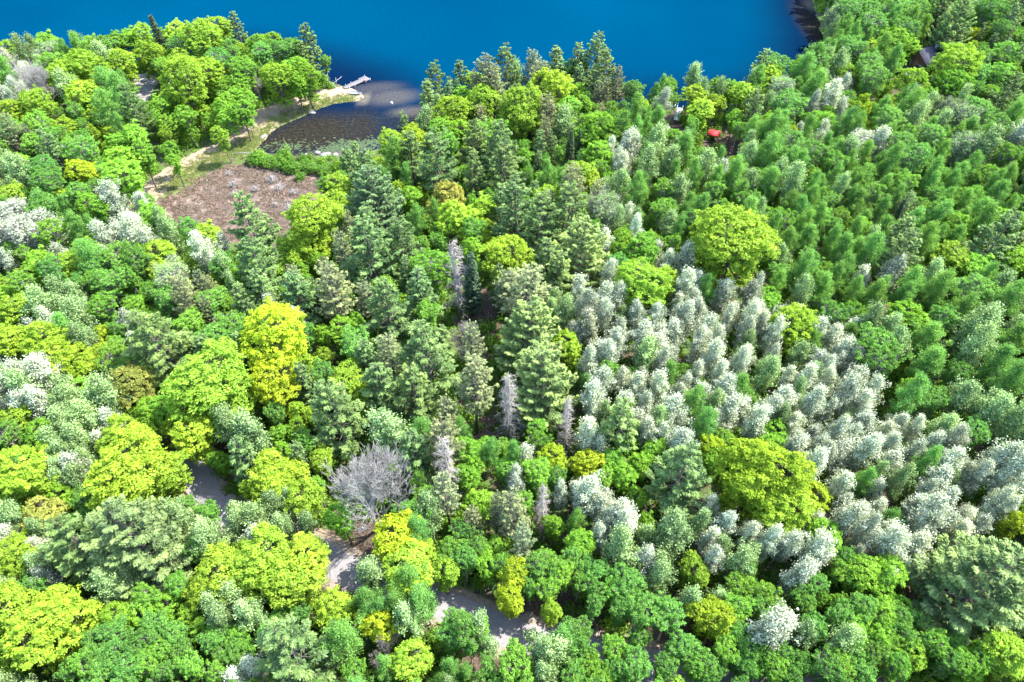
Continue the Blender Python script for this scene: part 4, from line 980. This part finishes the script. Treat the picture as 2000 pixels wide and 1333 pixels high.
# gangway / steps to the water
A = P3(1321, 236, 1.2); B = P3(1328, 212, .6); d = B-A; L = float(np.hypot(d[0], d[1])); root = empty('gangway', A, math.atan2(d[1], d[0])); tag(root, 'white-grey gangway with side rails running down to the lake', 'gangway')
mb = MB(); n_ = 22
for i in range(n_): mb.box((L*(i+.5)/n_, 0, .12+(B[2]-A[2])*(i+.5)/n_), (L/n_*.85, 1.3, .05))
mb.build('walking_boards', mwhite, root)
for s in (-.7, .7):
    mb = MB(); mb.tube([(0, s, .95), (L, s, .95+B[2]-A[2])], .05, 6)
    for i in range(6): mb.tube([(L*i/5, s, -.3+(B[2]-A[2])*i/5), (L*i/5, s, .95+(B[2]-A[2])*i/5)], .04, 6)
    mb.build('handrail', mwhite, root)
# red canopy
q = P3(1393, 266, 1.5); q[2] = float(hfun([q[:2]])[0]); root = empty('red_canopy', q, R(-28)); tag(root, 'red peaked canopy on white legs in the dark clearing', 'canopy')
mb = MB(); w = 1.45; hb = 2.0; ht = 2.7; e = .22
V = [(-w, -w, hb), (w, -w, hb), (w, w, hb), (-w, w, hb), (-w*.25, 0, ht), (w*.25, 0, ht), (-w, -w, hb-e), (w, -w, hb-e), (w, w, hb-e), (-w, w, hb-e)]
mb.add(V, [(0, 1, 5, 4), (2, 3, 4, 5), (0, 6, 7, 1), (1, 7, 8, 2), (2, 8, 9, 3), (3, 9, 6, 0)], [(1, 2, 5), (3, 0, 4)]); mb.build('canvas_roof', mred, root)
for sx in (-1, 1):
    for sy in (-1, 1): mb = MB(); mb.tube([(sx*w*.97, sy*w*.97, -.2), (sx*w*.97, sy*w*.97, hb)], .06, 8); mb.build('leg', mwhite, root)
# low pinkish deck beside the canopy
q = P3(1372, 268, 1.5); q[2] = float(hfun([q[:2]])[0]); root = empty('deck_platform', q, R(20)); tag(root, 'weathered pinkish wooden deck left of the red canopy', 'deck')
mb = MB()
for i in range(14): mb.box((-1.4+.21*i, 0, .5), (.19, 2.6, .06))
mb.build('deck_boards', mpink, root)
mb = MB()
for s in (-1.25, 1.25): mb.box((0, s, .36), (3.0, .14, .2))
for sx in (-1.3, 1.3):
    for sy in (-1.15, 1.15): mb.box((sx, sy, .1), (.14, .14, .6))
mb.build('deck_frame', mwood, root)
# cottages
def cottage(u, v, rz, label, LX, LY, wallh, roofh, rm, extra):
    q = P3(u, v, 5); q[2] = float(hfun([q[:2]])[0]); root = empty('cottage', q, rz); tag(root, label, 'cottage')
    mb = MB(); mb.box((0, 0, wallh/2), (LX, LY, wallh))
    mb.add([(-LX/2, -LY/2, wallh), (-LX/2, LY/2, wallh), (-LX/2, 0, wallh+roofh*.93), (LX/2, -LY/2, wallh), (LX/2, LY/2, wallh), (LX/2, 0, wallh+roofh*.93)], None, [(0, 2, 1), (3, 4, 5)])
    mb.build('wall', mwall, root)
    o_ = .5; mb = MB(); t = .16
    for s in (-1, 1):
        V = [(-LX/2-o_, 0, wallh+roofh), (LX/2+o_, 0, wallh+roofh), (LX/2+o_, s*(LY/2+o_), wallh-.3), (-LX/2-o_, s*(LY/2+o_), wallh-.3)]
        V = V+[(x, y, z+t) for x, y, z in V]
        mb.add(V, [(0, 1, 2, 3), (4, 7, 6, 5), (0, 4, 5, 1), (1, 5, 6, 2), (2, 6, 7, 3), (3, 7, 4, 0)])
    rf = mb.build('roof', rm, root)
    mb = MB(); mb.box((LX*.2, -LY*.12, wallh+roofh+.3), (.7, .7, 1.3)); mb.box((LX*.2, -LY*.12, wallh+roofh+.98), (.85, .85, .1)); mb.build('chimney', mgroof, rf)
    for (cx, cy, wx, wy) in [(-LX*.28, -LY/2-.02, 1.3, .06), (LX*.05, -LY/2-.02, 1.3, .06), (LX*.33, -LY/2-.02, 1.3, .06), (-LX/2-.02, -LY*.2, .06, 1.4), (-LX/2-.02, LY*.2, .06, 1.4)]:
        fr = MB(); fr.box((cx, cy, wallh*.58), (wx+.2 if wx > .1 else .1, wy+.2 if wy > .1 else .1, 1.5)); f_ = fr.build('window', mwhite, root)
        pn = MB(); k1 = -.05 if wy < .1 else 0; k2 = -.05 if wx < .1 else 0
        pn.box((cx+k2, cy+k1, wallh*.58), (wx, wy, 1.3)); pn.build('pane', mglass, f_)
    extra(root, LX, LY, wallh)
    return root
def deck_x(root, LX, LY, wh):
    mb = MB()
    for i in range(24): mb.box((-LX/2-.3-.2*i, -.5, 1.0), (.18, LY*.9, .07))
    mb.build('deck', mwood, root)
    mb = MB(); x0 = -LX/2-5.0
    for yy in np.linspace(-LY*.45-.5, LY*.45-.5, 9): mb.box((x0, yy, 1.5), (.07, .07, 1.0))
    mb.box((x0, -.5, 2.0), (.1, LY*.9, .08)); mb.box((-LX/2-2.5, -LY*.45-.5, 2.0), (5, .1, .08))
    for xx in np.linspace(-LX/2-.2, x0, 7): mb.box((xx, -LY*.45-.5, 1.5), (.07, .07, 1.0))
    mb.build('deck_railing', mwall, root)
    mb = MB(); mb.add([(LX*.5+.55, -LY*.4, wh+.6), (LX*.5+4.2, -LY*.4, wh-.2), (LX*.5+4.2, LY*.4, wh-.2), (LX*.5+.55, LY*.4, wh+.6), (LX*.5+.55, -LY*.4, wh+.45), (LX*.5+4.2, -LY*.4, wh-.35), (LX*.5+4.2, LY*.4, wh-.35), (LX*.5+.55, LY*.4, wh+.45)],
        [(0, 1, 2, 3), (7, 6, 5, 4), (0, 4, 5, 1), (1, 5, 6, 2), (2, 6, 7, 3), (3, 7, 4, 0)]); mb.build('side_roof', mgroof, root)
    mb = MB(); mb.box((LX*.5+2.2, 0, (wh-.4)/2), (3.4, LY*.72, wh-.4)); mb.build('side_wall', mwall, root)
ct = cottage(1808, 108, R(28), 'dark-roofed cottage with a wooden deck among the upper right trees', 8.0, 9.0, 3.2, 2.8, mroof, deck_x)
cottage(1852, -2, R(10), 'grey-roofed cottage half hidden at the top edge above the dark-roofed one', 8, 7, 3, 2.4, mgroof, lambda *a: None)
# red sun shade and chairs on the cottage deck
q = P3(1786, 116, 3); root = empty('parasol', (q[0], q[1], ct.location.z+1.0)); tag(root, 'folded-out red parasol beside the dark cottage roof', 'parasol')
mb = MB(); mb.tube([(0, 0, 0), (0, 0, 2.6)], .04, 8); mb.build('pole', mmetal, root)
mb = MB(); V = [(0, 0, 2.75)]+[(1.3*math.cos(j*math.pi/4), 1.3*math.sin(j*math.pi/4), 2.25) for j in range(8)]+[(0, 0, 2.68)]
mb.add(V, None, [(0, 1+j, 1+(j+1) % 8) for j in range(8)]+[(9, 1+(j+1) % 8, 1+j) for j in range(8)]); mb.build('shade', mred, root)
